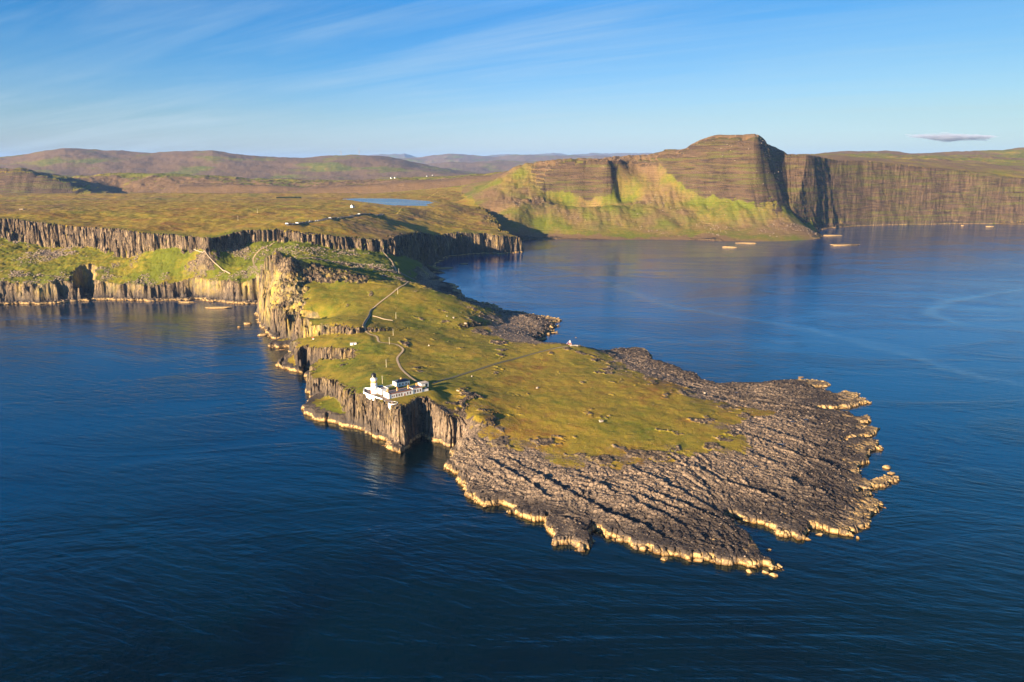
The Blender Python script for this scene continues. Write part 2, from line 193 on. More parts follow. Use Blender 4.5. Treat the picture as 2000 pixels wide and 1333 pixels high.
FAR = [(3150,[(-900,386),(640,386),(700,386),(800,384),(900,376),(960,360),(1010,342),(1050,326),(1150,318),(1300,306),(1440,280),(1540,304),(1700,314),(2000,342),(2700,362)]),
 (3450,[(-900,386),(-500,384),(640,384),(700,384),(800,375),(900,366),(960,352),(1010,338),(1060,322),(1300,306),(1440,290),(1540,303),(1700,311),(2000,330),(2700,350)]),
 (3600,[(-900,342),(-500,334),(0,333),(30,334),(60,338),(110,350),(150,361),(190,373),(225,382),(300,381),(500,379),(600,371),(700,362),(800,356),(900,350),(960,345),(1000,334),(1060,321),(1300,306),(1540,303),(1700,310),(2000,326),(2700,345)]),
 (3720,[(-900,338),(-500,331),(0,331),(50,333),(90,340),(140,350),(190,364),(232,381),(300,375),(350,364),(450,360),(540,362),(600,366),(700,360),(800,354),(900,347),(960,343),(1000,333),(1060,321),(1300,306),(1540,303),(1700,308),(2000,322),(2700,340)]),
 (4200,[(-900,350),(120,350),(150,344),(200,339),(300,338),(400,342),(480,349),(560,351),(650,353),(760,349),(850,345),(940,341),(1000,335),(1060,322),(1300,306),(1540,303),(1650,303),(2000,314),(2700,330)]),
 (5000,[(-900,359),(900,358),(1060,340),(1300,320),(1540,303),(1650,300),(1800,304),(2000,303),(2700,318)]),
 (5500,[(-900,352),(-100,336),(0,334),(80,336),(130,345),(240,352),(900,354),(1060,345),(1300,330),(1500,310),(1600,300),(1655,297),(1710,297),(1780,299.5),(1850,297),(1900,295),(1980,291.5),(2050,290.5),(2500,296),(2700,300)]),
 (6300,[(-900,348),(0,338),(150,345),(300,348),(500,350),(700,352),(850,348),(1000,347),(1300,345),(1540,312),(2000,300),(2700,306)]),
 (8600,[(-900,322),(-300,318),(-100,314),(0,308),(50,302),(95,293),(135,289.5),(180,292),(250,298),(300,301),(360,297.5),(420,294.5),(460,299),(520,305),(600,306.5),(660,304.5),(700,305),(745,308),(790,313),(850,326),(900,335),(950,343),(1000,346),(1300,340),(1540,318),(2700,318)]),
 (10500,[(-900,335),(0,325),(300,320),(700,318),(850,335),(1000,340),(2700,340)]),
 (13000,[(-900,330),(700,340),(780,332),(830,321),(880,318.5),(940,319),(1000,317),(1060,315),(1200,318),(1400,330),(2700,330)]),
 (15500,[(-900,335),(2700,335)]),
 (19500,[(-900,330),(600,330),(700,320),(760,313),(800,308),(850,304),(880,303.5),(950,305.5),(1020,304),(1100,304),(1200,305),(1300,306),(1400,312),(2700,330)]),
 (24000,[(-900,325),(2700,325)]),
 (32000,[(-900,330),(600,320),(700,309),(718,304.5),(745,302.5),(792,301.5),(806,306),(830,312),(920,312),(960,304),(990,302),(1030,303.5),(1080,300.5),(1110,303),(1160,301),(1250,299.5),(1290,302),(1350,312),(2700,330)]),
 (36000,[(-900,332),(2700,332)])]

# ---------------------------------------------------------------- field grids in (x/y, ln y)
U0, U1, NU = -0.86, 0.86, 1100
W0, W1, NW = math.log(365), math.log(3800), 1150
gu = np.linspace(U0, U1, NU); gw = np.linspace(W0, W1, NW)
GY = np.exp(gw)[:, None] * np.ones(NU); GX = GY * gu[None, :]
def sample(G, x, y):
    n, m = G.shape
    fu = np.clip((x / y - U0) / (U1 - U0) * (m - 1), 0, m - 1.001); fw = np.clip((np.log(y) - W0) / (W1 - W0) * (n - 1), 0, n - 1.001)
    i = fu.astype(np.int32); j = fw.astype(np.int32); a = (fu - i).astype(np.float32); b = (fw - j).astype(np.float32)
    return (G[j, i] * (1 - a) + G[j, i + 1] * a) * (1 - b) + (G[j + 1, i] * (1 - a) + G[j + 1, i + 1] * a) * b
def rbf(P, step=3):
    P = np.array(P, float); n = len(P)
    def k(dx, dy, s): return np.sqrt(dx * dx + dy * dy + s)
    sc = (0.02 * P[:, 1]) ** 2 * 0.25
    A = k(P[:, None, 0] - P[None, :, 0], P[:, None, 1] - P[None, :, 1], sc[None, :])
    M = np.zeros((n + 1, n + 1)); M[:n, :n] = A + np.eye(n) * 0.6; M[:n, n] = 1; M[n, :n] = 1
    w = np.linalg.solve(M, np.append(P[:, 2], 0))
    gx = GX[::step, ::step]; gy = GY[::step, ::step]; out = np.full(gx.shape, w[n])
    for i in range(n): out += w[i] * k(gx - P[i, 0], gy - P[i, 1], sc[i])
    # resample to the full grid
    r, c = gx.shape
    fj = np.clip(np.arange(NW) / step, 0, r - 1.001); fi = np.clip(np.arange(NU) / step, 0, c - 1.001)
    j = fj.astype(int); i = fi.astype(int); b = (fj - j)[:, None]; a = (fi - i)[None, :]
    return ((out[j][:, i] * (1 - a) + out[j][:, i + 1] * a) * (1 - b) + (out[j + 1][:, i] * (1 - a) + out[j + 1][:, i + 1] * a) * b).astype(np.float32)
def sdf(poly):
    P = np.array(poly, np.float32); x = GX.astype(np.float32); y = GY.astype(np.float32)
    d = np.full(x.shape, 1e12, np.float32); ins = np.zeros(x.shape, bool)
    for i in range(len(P)):
        ax, ay = P[i - 1]; bx, by = P[i]
        ex, ey = bx - ax, by - ay
        t = np.clip(((x - ax) * ex + (y - ay) * ey) / (ex * ex + ey * ey + 1e-6), 0, 1)
        dx = x - ax - t * ex; dy = y - ay - t * ey
        np.minimum(d, dx * dx + dy * dy, out=d)
        if ay != by:
            c = (ay > y) != (by > y); xi = (bx - ax) * (y - ay) / (by - ay) + ax
            ins ^= c & (x < xi)
    return np.where(ins, np.sqrt(d), -np.sqrt(d))
G_COAST, G_WEST, G_NECK, G_PLAT, G_BAY, G_LOCH = [sdf(p) for p in (COAST, WEST, NECK, PLAT, BAY, LOCH)]
F_LOW, F_WEST, F_NECK, F_PLAT, F_BAY = [rbf(p) for p in (LOWPTS, WESTPTS, NECKPTS, PLATPTS, BAYPTS)]

GRASS = pth((735,800,25),(780,805,28),(820,800,28),(860,790,28),(905,803,26),(925,832,18),(945,850,15),(985,868,13),(1035,880,12),(1062,903,11),(1100,908,11),(1150,908,10),(1210,905,10),(1290,897,9),(1330,897,9),(1350,886,9),(1400,884,9),(1450,878,8),(1466,852,8),(1440,835,9),(1475,815,9),(1508,806,8),(1470,792,9),(1420,782,10),(1372,775,10),(1335,758,11),(1290,745,12),(1240,731,12),(1215,710,13),(1180,690,14),(1130,674,19),(1040,670,19),(1000,668,19),(960,650,20),(940,632,21),(965,612,18),(972,608,15)) + [PY(962,605,1098)[:2],PY(932,598,1082)[:2],PY(907,589,1090)[:2],PY(886,578,1102)[:2],PY(862,569,1126)[:2],PY(832,558,1156)[:2],PY(803,549,1192)[:2],PY(788,540,1245)[:2], PY(700,520,1300)[:2], PY(520,500,1300)[:2]] + pth((505,560,40),(470,640,40),(480,760,30),(600,830,20),(680,840,10))
G_GRASS = sdf(GRASS)
PATHS = {}
PATHS_PX = {
 'lighthouse_path': (2.2, [(797,550),(792,556),(780.5,560.6),(774,565),(765.6,574),(752,584),(739,594),(726,604),(723,611),(722.7,617.6),(714.5,630),(711,637),(713,643),(723.5,653),(732.6,655),(737.6,658),(738.4,667),(745,669.5),(762,670.5),(775.5,673.7),(785.4,680),(788.7,685),(779,695),(774.7,702.5),(779,713),(787,725),(802,738),(818,748),(832,753)]),
 'landing_track': (2.4, [(842,749),(858,742),(917,725),(998.6,702),(1075,682),(1106,675.5)]),
 'slope_path': (2.6, [(536,474),(520,483),(504,492),(495,502),(494,509),(497,520),(503,530)]),
 'cliff_path': (2.4, [(741,490),(757,501),(767,513),(772,526),(779,533)]),
}
CRACKS = [pth(*a) for a in (((1218,906,9),(1300,950,7),(1380,990,6),(1431,1015,4)),((1134,934,8),(1225,980,6),(1330,1022,5)),((1270,962,7),(1386,1008,5)),((1458,851,8),(1509,868,7)),((1371,772,9),(1430,777,8),(1500,788,7),(1560,796,5),(1618,804,3)),
 ((1492,837,8),(1590,868,6)),((1481,961,6),(1523,976,5)),((1556,888,6),(1626,913,4)),((1240,966,7),(1324,1000,5)),((1060,935,8),(1150,985,6),(1215,1015,5)),((1000,900,10),(1080,945,7)),((1100,1010,5),(1160,1035,5)),((1330,905,8),(1400,935,7),(1470,960,6)),((1420,870,8),(1520,905,7)),((1180,1000,6),(1290,1045,4)),((960,900,10),(1010,930,8),(1060,965,6)),((1540,940,5),(1610,965,4)))]
def seg_dist(poly, x, y):
    d = np.full(x.shape, 1e9, np.float32)
    for (ax, ay), (bx, by) in zip(poly[:-1], poly[1:]):
        ex, ey = bx - ax, by - ay
        t = np.clip(((x - ax) * ex + (y - ay) * ey) / (ex * ex + ey * ey), 0, 1)
        d = np.minimum(d, np.hypot(x - ax - t * ex, y - ay - t * ey))
    return d

def far_height(x, y):
    px = 1000 + F * (x / y) * 1.0185
    ly = np.log(y); H = []
    for Y, row in FAR:
        a = np.array(row, float)
        p = np.interp(px, a[:, 0], a[:, 1]); v = -(p - 666.5) / F
        H.append(CAM_H + Y * (-sp_ + v * cp) / (cp + v * sp_))
    lY = np.log([r[0] for r in FAR]); out = H[0].copy()
    for i in range(len(FAR) - 1):
        t = np.clip((ly - lY[i]) / (lY[i + 1] - lY[i]), 0, 1); t = t * t * (3 - 2 * t)
        m = ly >= lY[i]; out = np.where(m, H[i] * (1 - t) + H[i + 1] * t, out)
    return out

def terrain(x, y, detail=True):
    """height and ground masks at any place: rock, lichen, ochre, heath, scree, shore distance"""
    x = np.asarray(x, np.float64); y = np.asarray(y, np.float64)
    sc = np.where(y < 1225, 1.0, np.where(y < 2050, 1.5, 2.8)).astype(np.float32)    # relief follows the size of the cliffs
    near = y < 1750
    # ragged edges
    w = np.where(y < 2050, 2.2 * sc, 2.0)
    wx = fbm(x, y, 34, 3, 11) * w * 2.0 + fbm(x, y, 9, 2, 12) * w; wy = fbm(x, y, 34, 3, 21) * w * 2.0 + fbm(x, y, 9, 2, 22) * w
    far_c = ss(2000, 2400, y)
    wx += far_c * fbm(x, y, 110, 3, 13) * 6; wy += far_c * fbm(x, y, 110, 3, 14) * 6
    X, Y = x + wx, y + wy
    Y = np.maximum(Y, 366)
    dc = sample(G_COAST, X, Y); dw = sample(G_WEST, X, Y); dn = sample(G_NECK, X, Y); dp = sample(G_PLAT, X, Y); db = sample(G_BAY, X, Y)
    # vertical ribs shared by all heights of a cliff
    f1, f2, cid = worley(x / (4.2 * sc), y / (4.2 * sc), 5)
    g1, g2, gid = worley(x / (13 * sc), y / (13 * sc), 6)
    rib = (0.5 - f1) * 1.6 * sc + (cid - 0.5) * 1.8 * sc + (gid - 0.5) * 3.4 * sc + (0.5 - g1) * 2.6 * sc
    gully = np.minimum(np.abs(fbm(x, y, 60, 3, 31)) * 3, 1)
    rib_c = rib + (gully - 0.7) * 3.5 * sc - 3.6 * sc * ss(0.13, 0.0, f2 - f1) - 6.0 * sc * ss(0.09, 0.0, g2 - g1)
    brk = fbm(x, y, 5.0, 2, 33) * (y < 2050) + fbm(x, y, 24.0, 3, 34) * 0.75 * (y >= 2050)
    def tier(z, top, d, S, k=1.0, steps=None):
        d2 = d + rib_c * k
        h = np.maximum(d2, 0) * S; h = h + brk * 4.2 * ss(2, 10, h)
        if steps is not None:
            q = h / steps; fr = q - np.floor(q); h = (np.floor(q) + ss(0.25, 0.75, fr)) * steps
        up = z + h
        soft = 1.2 * sc
        m = np.minimum(top, up) - soft * 0.25 * np.exp(-np.abs(top - up) / soft)
        return np.where((d2 > 0) & (top > z), np.maximum(z, m), z), np.where((d2 > 0) & (up < top - 0.2), 1.0, 0.0)
    low = sample(F_LOW, x, y)
    # the open rock platform: low steps, seamed blocks running out to sea
    gr = sample(G_GRASS, x + wx * 2.2 + fbm(x, y, 60, 3, 41) * 17, np.maximum(y + wy * 2.2, 366))
    plat = ss(6, -8, gr) * np.where(((y < 1220) & ((x > -250) | (y < 900))) | ((x > -0.165 * y) & (y < 1600) & (low < 26)), 1.0, 0.0)
    cx, cy = -61.0, 871.0
    rho = np.hypot(x - cx, y - cy); xs = x + 100 * ss(130, -80, x); th = np.arctan2(xs - cx, -(y - cy))
    rel = np.zeros(x.shape, np.float32)
    if detail:
        m = plat > 0.01
        xm, ym, rm, tm = x[m], y[m], rho[m], th[m]
        s_ = tm * 330 + fbm(xm, ym, 45, 2, 51) * 5 ; r_ = rm + fbm(xm, ym, 30, 2, 52) * 5
        a = s_ / 9.0 + 0.55 * pn(r_ / 55, s_ / 24, 53); saw = a - np.floor(a)
        a2 = s_ / 3.3 + 0.6 * pn(r_ / 26, s_ / 8, 54); saw2 = a2 - np.floor(a2)
        hgt = ss(0, 0.16, saw) * (1 - saw) ; hgt2 = ss(0, 0.2, saw2) * (1 - saw2)
        p1, p2, pid = worley(s_ / 1.9, r_ / 2.8, 55); q1, q2, qid = worley(s_ / 5.0, r_ / 9.0, 56)
        amp = 0.55 + 0.75 * ss(-0.5, 0.6, pn(xm / 70, ym / 70, 57))
        bare = ss(-0.25, 0.35, pn(xm / 38, ym / 38, 59)); rel[m] = amp * (1.25 * (hgt - 0.4) * (0.2 + 0.8 * bare) + 0.7 * (hgt2 - 0.4)) + (pid - 0.5) * 1.0 - 0.8 * ss(0.16, 0.0, p2 - p1) + (qid - 0.5) * 1.1 - 1.1 * ss(0.08, 0.0, q2 - q1) + fbm(xm, ym, 2.2, 2, 58) * 0.35
        for cr in CRACKS:
            (xa, ya), (xb, yb) = cr[0], cr[-1]
            bb = (xm > min(xa, xb) - 25) & (xm < max(xa, xb) + 25) & (ym > min(ya, yb) - 25) & (ym < max(ya, yb) + 25)
            if not bb.any(): continue
            xq = xm[bb] + pn(xm[bb] / 14, ym[bb] / 14, 60) * 2.2; yq = ym[bb] + pn(xm[bb] / 14, ym[bb] / 14, 64) * 2.2
            d_ = seg_dist(cr, xq, yq); dl_ = np.hypot(xb - xa, yb - ya); sd = ((xq - xa) * -(yb - ya) + (yq - ya) * (xb - xa)) / dl_
            rr = rel[m]; rr[bb] += np.where(sd < 0, 1.5 * np.exp(-d_ / 7), -1.7 * np.exp(-d_ / 4.5)) * (d_ < 24); rel[m] = rr
    rel *= plat * 0.82
    # shore profile
    d2 = dc + rib * (0.85 - 0.15 * plat) - 3.0 * ss(0.13, 0.0, f2 - f1) * plat
    shore_top = low + rel * ss(2, 14, dc)
    z1 = np.where(d2 > 0, np.minimum(shore_top, 0.2 + d2 * np.where(plat > 0.5, 1.5, 2.8)), np.maximum(-9, d2 * 0.8 - 0.3))
    sea_cliff = np.where((d2 > 0) & (z1 < low - 1.2), 1.0, 0.0)
    ledge = np.clip(d2 * 1.1, -4, 3.2 + cid * 1.4)                        # wave-cut step under the big cliffs
    z1 = np.where((low > 14) & (d2 > 0), np.where(d2 < 5 * sc, np.minimum(z1, np.maximum(ledge, 0.3)), np.minimum(low, (d2 - 5 * sc) * 3.2 + ledge)), z1)
    z, c1 = tier(z1, sample(F_WEST, x, y), dw, 3.6, 0.8)
    z, c2 = tier(z, sample(F_NECK, x, y), dn, 4.2, 0.9)
    z, c3 = tier(z, sample(F_PLAT, x, y), dp + (y > 1100) * 4, 2.6, 1.15)
    z, c4 = tier(z, sample(F_BAY, x, y), db, 2.1, 0.09, steps=17.0)
    # far country
    fz = far_height(x, y)
    fz = fz + fbm(x, y, 900, 5, 61) * 20 * ss(4500, 8000, y) * (1 + ss(9000, 16000, y)) + fbm(x, y, 260, 4, 62) * 7 * ss(3300, 3800, y) + np.abs(fbm(x, y, 190, 4, 65)) * -14 * ss(3650, 3900, y) * ss(5600, 5000, y) + fbm(x, y * 0.4, 70, 3, 63) * 9 * ss(3450, 3520, y) * ss(3900, 3700, y) * (x < -0.5 * y)
    b = ss(3150, 3480, y); z = z * (1 - b) + fz * b
    dl = sample(G_LOCH, x, y)
    lk = ss(-160, 0, dl) * (y < 3300); z = np.where(dl > 0, 95 - np.minimum(dl * 0.1, 4) - 0.5, z * (1 - lk) + 95.6 * lk)
    land = dc > 0
    # rolling turf
    up = land & (dl < -5)
    roll = fbm(x, y, 75, 3, 71) * 1.1 * ss(5, 25, z) + fbm(x, y, 14, 3, 72) * 0.42
    pd = np.full(x.shape, 1e9, np.float32)
    if detail:
        mm = (y < 1400) & (x > -450) & (x < 320)
        if mm.any():
            q = np.full(mm.sum(), 1e9, np.float32)
            for wdt, pl in PATHS.values(): q = np.minimum(q, seg_dist(pl, x[mm], y[mm]))
            pd[mm] = q
    flat = ss(2.0, 9.0, pd)
    lh = ss(28, 50, np.hypot((x + 100), (y - 654) * 1.3))
    roll += fbm(x, y, 260, 3, 73) * 7 * ss(1900, 2600, y) * (x > 0) * ss(30, 120, z)
    # spurs and gullies of the bay slopes
    bay = ss(2150, 2450, y) * ss(-200, 100, x) * (y < 3200)
    low_b = ss(190, 90, z); roll += bay * (fbm(x * 1.0, y * 0.35, 170, 4, 74) * 7 * low_b + fbm(x, y * 0.5, 40, 3, 75) * (1.2 + 2.0 * low_b)) * ss(5, 50, z) * (db < 0) + bay * (db < 0) * ss(60, 110, z) * ss(283, 262, z) * (np.abs(((z + fbm(x, y, 60, 2, 97) * 5) / 15.0) % 1 - 0.5) * 5.0 + np.minimum(np.abs(fbm(x, y * 0.3, 70, 3, 98)) * 2, 1) * 5 - 4)
    tal = ((y > 1100) & (y < 1850) & (dp < 0))
    roll += tal * (fbm(x, y, 40, 4, 76) * 2.2 + fbm(x, y, 6, 2, 77) * 0.6)
    z = np.where(up, z + roll * flat * lh * ss(4, 16, dc), z)
    st_ = (1 - lh) * ss(5, 13, dw) * (y < 760); z = z * (1 - st_) + 31.0 * st_
    crag = np.zeros(x.shape, np.float32)
    if G_CRAG is not None:
        mc = (y > 950) & (y < 1300) & (x < -120) & (x > -420)
        if mc.any():
            c_ = sample(G_CRAG, x[mc] + fbm(x[mc], y[mc], 18, 3, 84) * 7, y[mc] + fbm(x[mc], y[mc], 18, 3, 85) * 7); c_ = ss(-3, 3, c_) * (dc[mc] > 3)
            crag[mc] = c_
            w1, w2, wi = worley(x[mc] / 4.5, y[mc] / 4.5, 86); v1, v2, vi = worley(x[mc] / 15, y[mc] / 11, 87)
            zz_ = z[mc]; zz_ += c_ * ((wi - 0.5) * 2.6 + (vi - 0.5) * 4.5 - 2.2 * ss(0.1, 0, w2 - w1) - 3.0 * ss(0.08, 0, v2 - v1) + fbm(x[mc], y[mc], 7, 3, 88) * 1.8); z[mc] = zz_
    mo = ss(1300, 1500, y) * ss(3700, 3200, y) * (dp > 5)
    z = z + mo * (fbm(x, y, 150, 3, 78) * 3.2 + fbm(x, y, 34, 3, 79) * 1.3) * ss(0, 60, dp) * ss(-10, -60, dl)
    # rock masks
    cl = np.clip(sea_cliff * (low > 6) + c1 + c2 + c3 + c4, 0, 1)
    knoll = fbm(x, y, 26, 4, 81)
    hum = near & (gr > 0) & (y < 1330)
    kn = ss(0.62, 0.95, knoll + 0.55 * ss(70, 0, gr)) * hum * flat * lh
    z = z + kn * (worley(x / 3.1, y / 3.1, 82)[2] * 1.3) * (detail)
    return z, dict(dc=dc, cl=cl, plat=plat, kn=kn, gr=gr, dp=dp, db=db, dn=dn, pd=pd, dw=dw, bay=bay, tal=tal, crag=crag, c4=c4, c2=c2, c3=c3, dl=dl, lh=lh)
def hz(x, y):
    z, _ = terrain(np.array([x], float), np.array([y], float)); return float(z[0])

G_CRAG = None
def on_ground(px, py, detail=True, far=False):
    """where the sight line through (px, py) first meets the land"""
    x, y, z = ray(px, py); t = np.geomspace(380, 30000 if far else 4200, 5000)
    g, _ = terrain(x * t, y * t, detail); hh = CAM_H + z * t
    k = np.nonzero(hh <= np.maximum(g, 0))[0]; k = k[0] if len(k) else len(t) - 1
    k0 = max(k - 1, 0); tt = np.linspace(t[k0], t[k], 60); g, _ = terrain(x * tt, y * tt, detail)
    kk = np.nonzero(CAM_H + z * tt <= np.maximum(g, 0))[0]; kk = kk[0] if len(kk) else 59
    return float(x * tt[kk]), float(y * tt[kk]), float(max(g[kk], 0))
CRAG = [on_ground(a, b, False)[:2] for a, b in ((507,560),(512,530),(522,508),(540,499),(575,509),(620,518),(660,528),(715,541),(735,546),(710,551),(660,552),(630,549),(610,548),(597,558),(594,575),(598,590),(596,606),(590,618),(580,626),(566,640),(548,645),(530,640),(516,628),(509,600))]
G_CRAG = sdf(CRAG)
for k_, (w_, pl_) in PATHS_PX.items(): PATHS[k_] = (w_, [on_ground(a, b, False)[:2] for a, b in pl_])
# ---------------------------------------------------------------- materials
def mat(name, col=(0.5, 0.5, 0.5), rough=0.8, metal=0.0, var=0.12, scale=1.5, bump=0.0, spec=0.4):
    m = bpy.data.materials.new(name); m.use_nodes = True; nt = m.node_tree; b = nt.nodes['Principled BSDF']
    tc = N(nt, 'ShaderNodeTexCoord'); n = N(nt, 'ShaderNodeTexNoise'); L(nt, tc.outputs['Object'], n.inputs['Vector'])
    n.inputs['Scale'].default_value = scale; n.inputs['Detail'].default_value = 5
    mx = N(nt, 'ShaderNodeMix', data_type='RGBA'); L(nt, n.outputs[0], mx.inputs[0])
    mx.inputs[6].default_value = (*[c * (1 - var) for c in col], 1); mx.inputs[7].default_value = (*[min(1, c * (1 + var)) for c in col], 1)
    L(nt, mx.outputs[2], b.inputs['Base Color']); b.inputs['Roughness'].default_value = rough; b.inputs['Metallic'].default_value = metal
    b.inputs['Specular IOR Level'].default_value = spec
    if bump:
        bp = N(nt, 'ShaderNodeBump'); bp.inputs['Strength'].default_value = bump; L(nt, n.outputs[0], bp.inputs['Height']); L(nt, bp.outputs[0], b.inputs['Normal'])
    return m

class G:
    """tiny helper for node maths"""
    def __init__(s, nt): s.nt = nt
    def m(s, op, a, b=None, clamp=False):
        n = N(s.nt, 'ShaderNodeMath', operation=op); n.use_clamp = clamp
        for i, v in enumerate((a, b)):
            if v is None: continue
            if isinstance(v, (int, float)): n.inputs[i].default_value = v
            else: L(s.nt, v, n.inputs[i])
        return n.outputs[0]
    def mr(s, v, a, b, c=0.0, d=1.0):
        n = N(s.nt, 'ShaderNodeMapRange', interpolation_type='SMOOTHSTEP'); L(s.nt, v, n.inputs[0])
        for i, k in enumerate((a, b, c, d)): n.inputs[i + 1].default_value = k
        return n.outputs[0]
    def mix(s, f, a, b):
        n = N(s.nt, 'ShaderNodeMix', data_type='RGBA')
        if isinstance(f, (int, float)): n.inputs[0].default_value = f
        else: L(s.nt, f, n.inputs[0])
        for i, v in ((6, a), (7, b)):
            if isinstance(v, tuple): n.inputs[i].default_value = (*v, 1)
            else: L(s.nt, v, n.inputs[i])
        return n.outputs[2]
    def noise(s, vec, scale, detail=4, rough=0.55, dist=0.0, sc=None):
        if sc is not None:
            mp = N(s.nt, 'ShaderNodeMapping'); L(s.nt, vec, mp.inputs[0]); mp.inputs['Scale'].default_value = sc; vec = mp.outputs[0]
        n = N(s.nt, 'ShaderNodeTexNoise'); L(s.nt, vec, n.inputs['Vector']); n.inputs['Scale'].default_value = scale
        n.inputs['Detail'].default_value = detail; n.inputs['Roughness'].default_value = rough; n.inputs['Distortion'].default_value = dist
        return n.outputs[0]

def land_material():
    m = bpy.data.materials.new('land'); m.use_nodes = True; nt = m.node_tree; b = nt.nodes['Principled BSDF']; g = G(nt)
    tc = N(nt, 'ShaderNodeTexCoord'); P = tc.outputs['Object']
    sep = N(nt, 'ShaderNodeSeparateXYZ'); L(nt, P, sep.inputs[0]); Z = sep.outputs[2]
    a = N(nt, 'ShaderNodeAttribute', attribute_name='masks'); sa = N(nt, 'ShaderNodeSeparateColor'); L(nt, a.outputs['Color'], sa.inputs[0])
    c = N(nt, 'ShaderNodeAttribute', attribute_name='tones'); sb = N(nt, 'ShaderNodeSeparateColor'); L(nt, c.outputs['Color'], sb.inputs[0])
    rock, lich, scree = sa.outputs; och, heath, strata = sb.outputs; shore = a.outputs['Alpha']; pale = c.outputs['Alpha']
    nf = g.noise(P, 0.55, 6, 0.7)        # about 2 m
    nm = g.noise(P, 0.09, 6, 0.65)       # about 10 m
    nl = g.noise(P, 0.016, 5, 0.6)       # about 60 m
    nx = g.noise(P, 0.0045, 5, 0.6)
    # turf
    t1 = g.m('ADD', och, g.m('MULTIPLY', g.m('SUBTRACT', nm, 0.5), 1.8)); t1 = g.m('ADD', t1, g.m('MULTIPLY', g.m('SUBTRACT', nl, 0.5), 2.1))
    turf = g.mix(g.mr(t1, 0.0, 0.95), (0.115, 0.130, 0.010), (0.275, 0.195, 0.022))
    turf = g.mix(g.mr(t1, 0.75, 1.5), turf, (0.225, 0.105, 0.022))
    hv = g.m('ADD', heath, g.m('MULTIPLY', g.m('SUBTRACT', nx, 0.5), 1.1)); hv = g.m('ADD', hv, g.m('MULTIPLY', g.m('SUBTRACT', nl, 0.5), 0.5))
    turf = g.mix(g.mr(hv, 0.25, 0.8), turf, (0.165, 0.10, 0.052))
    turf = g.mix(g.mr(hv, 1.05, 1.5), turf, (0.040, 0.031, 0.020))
    sp = g.noise(P, 0.8, 3, 0.8); dk = g.m('MULTIPLY', g.mr(g.noise(P, 0.05, 5, 0.75, 1.2), 0.54, 0.68), 0.55)
    turf = g.mix(dk, turf, (0.035, 0.045, 0.012))
    turf = g.mix(g.mr(sp, 0.25, 0.75, 0.25, 0.0), turf, (0.05, 0.05, 0.015))
    turf = g.mix(g.mr(sp, 0.62, 0.85, 0.0, 0.4), turf, (0.30, 0.24, 0.10))
    # bare rock
    col_n = g.noise(P, 0.5, 6, 0.78, 0.6, (1, 1, 0.24)); col_w = g.noise(P, 0.14, 4, 0.6, 0.5, (1, 1, 0.2))
    r0 = g.mix(g.mr(col_n, 0.30, 0.72), (0.030, 0.024, 0.021), (0.27, 0.185, 0.105))
    r0 = g.mix(g.mr(nm, 0.38, 0.66, 0.0, 0.6), r0, (0.13, 0.09, 0.06))
    r0 = g.mix(g.mr(nf, 0.30, 0.53, 0.85, 0.0), r0, (0.035, 0.03, 0.028)); r0 = g.mix(g.mr(g.noise(P, 0.22, 6, 0.75, 0.8, (1, 1, 0.5)), 0.52, 0.66, 0.0, 0.7), r0, (0.34, 0.25, 0.15))
    st_n = g.noise(P, 0.16, 5, 0.7, 0.6, (0.10, 0.10, 1.0)); st_c = g.mix(g.mr(st_n, 0.34, 0.64), (0.032, 0.022, 0.017), (0.112, 0.072, 0.042))
    st_c = g.mix(g.mr(g.noise(P, 0.05, 6, 0.75, 0.4, (1, 1, 0.8)), 0.40, 0.62, 0.0, 0.5), st_c, (0.085, 0.055, 0.042))
    st_c = g.mix(g.mr(g.noise(P, 0.028, 6, 0.7, 0.8, (0.16, 0.16, 3.2)), 0.47, 0.62, 0.0, 0.8), st_c, (0.085, 0.085, 0.018)); st_c = g.mix(g.mr(g.noise(P, 0.12, 5, 0.7, 0.5, (0.12, 0.12, 1.5)), 0.60, 0.70, 0.0, 0.6), st_c, (0.20, 0.145, 0.095))
    mpv = N(nt, 'ShaderNodeMapping'); L(nt, P, mpv.inputs[0]); mpv.inputs['Scale'].default_value = (1, 1, 0.07)
    wob = N(nt, 'ShaderNodeVectorMath', operation='ADD'); L(nt, mpv.outputs[0], wob.inputs[0]); wn = N(nt, 'ShaderNodeTexNoise'); L(nt, P, wn.inputs['Vector']); wn.inputs['Scale'].default_value = 0.25; ws = N(nt, 'ShaderNodeVectorMath', operation='SCALE'); L(nt, wn.outputs['Color'], ws.inputs[0]); ws.inputs['Scale'].default_value = 2.5; L(nt, ws.outputs[0], wob.inputs[1])
    v1 = N(nt, 'ShaderNodeTexVoronoi'); L(nt, wob.outputs[0], v1.inputs['Vector']); v1.inputs['Scale'].default_value = 0.30
    v2 = N(nt, 'ShaderNodeTexVoronoi', feature='DISTANCE_TO_EDGE'); L(nt, wob.outputs[0], v2.inputs['Vector']); v2.inputs['Scale'].default_value = 0.30
    vr = N(nt, 'ShaderNodeSeparateColor'); L(nt, v1.outputs['Color'], vr.inputs[0])
    tone = g.mr(vr.outputs[0], 0.0, 1.0, 0.0, 0.55); r0 = g.mix(tone, r0, (0.060, 0.048, 0.040)); r0 = g.mix(g.mr(vr.outputs[1], 0.55, 1.0, 0.0, 0.5), r0, (0.36, 0.26, 0.155))
    crack = g.mr(v2.outputs['Distance'], 0.02, 0.12, 0.85, 0.0); r0 = g.mix(crack, r0, (0.018, 0.015, 0.014))
    r0 = g.mix(g.m('MULTIPLY', pale, 0.75), r0, g.mix(g.mr(nf, 0.3, 0.7), (0.13, 0.096, 0.070), (0.40, 0.292, 0.205)))  # platform rock coloured paler to make up for the low sun on flat tops
    r0 = g.mix(strata, r0, st_c)
    lc = g.m('MULTIPLY', g.mr(g.noise(P, 0.07, 6, 0.75, 0.6, (1, 1, 0.45)), 0.44, 0.62), lich)
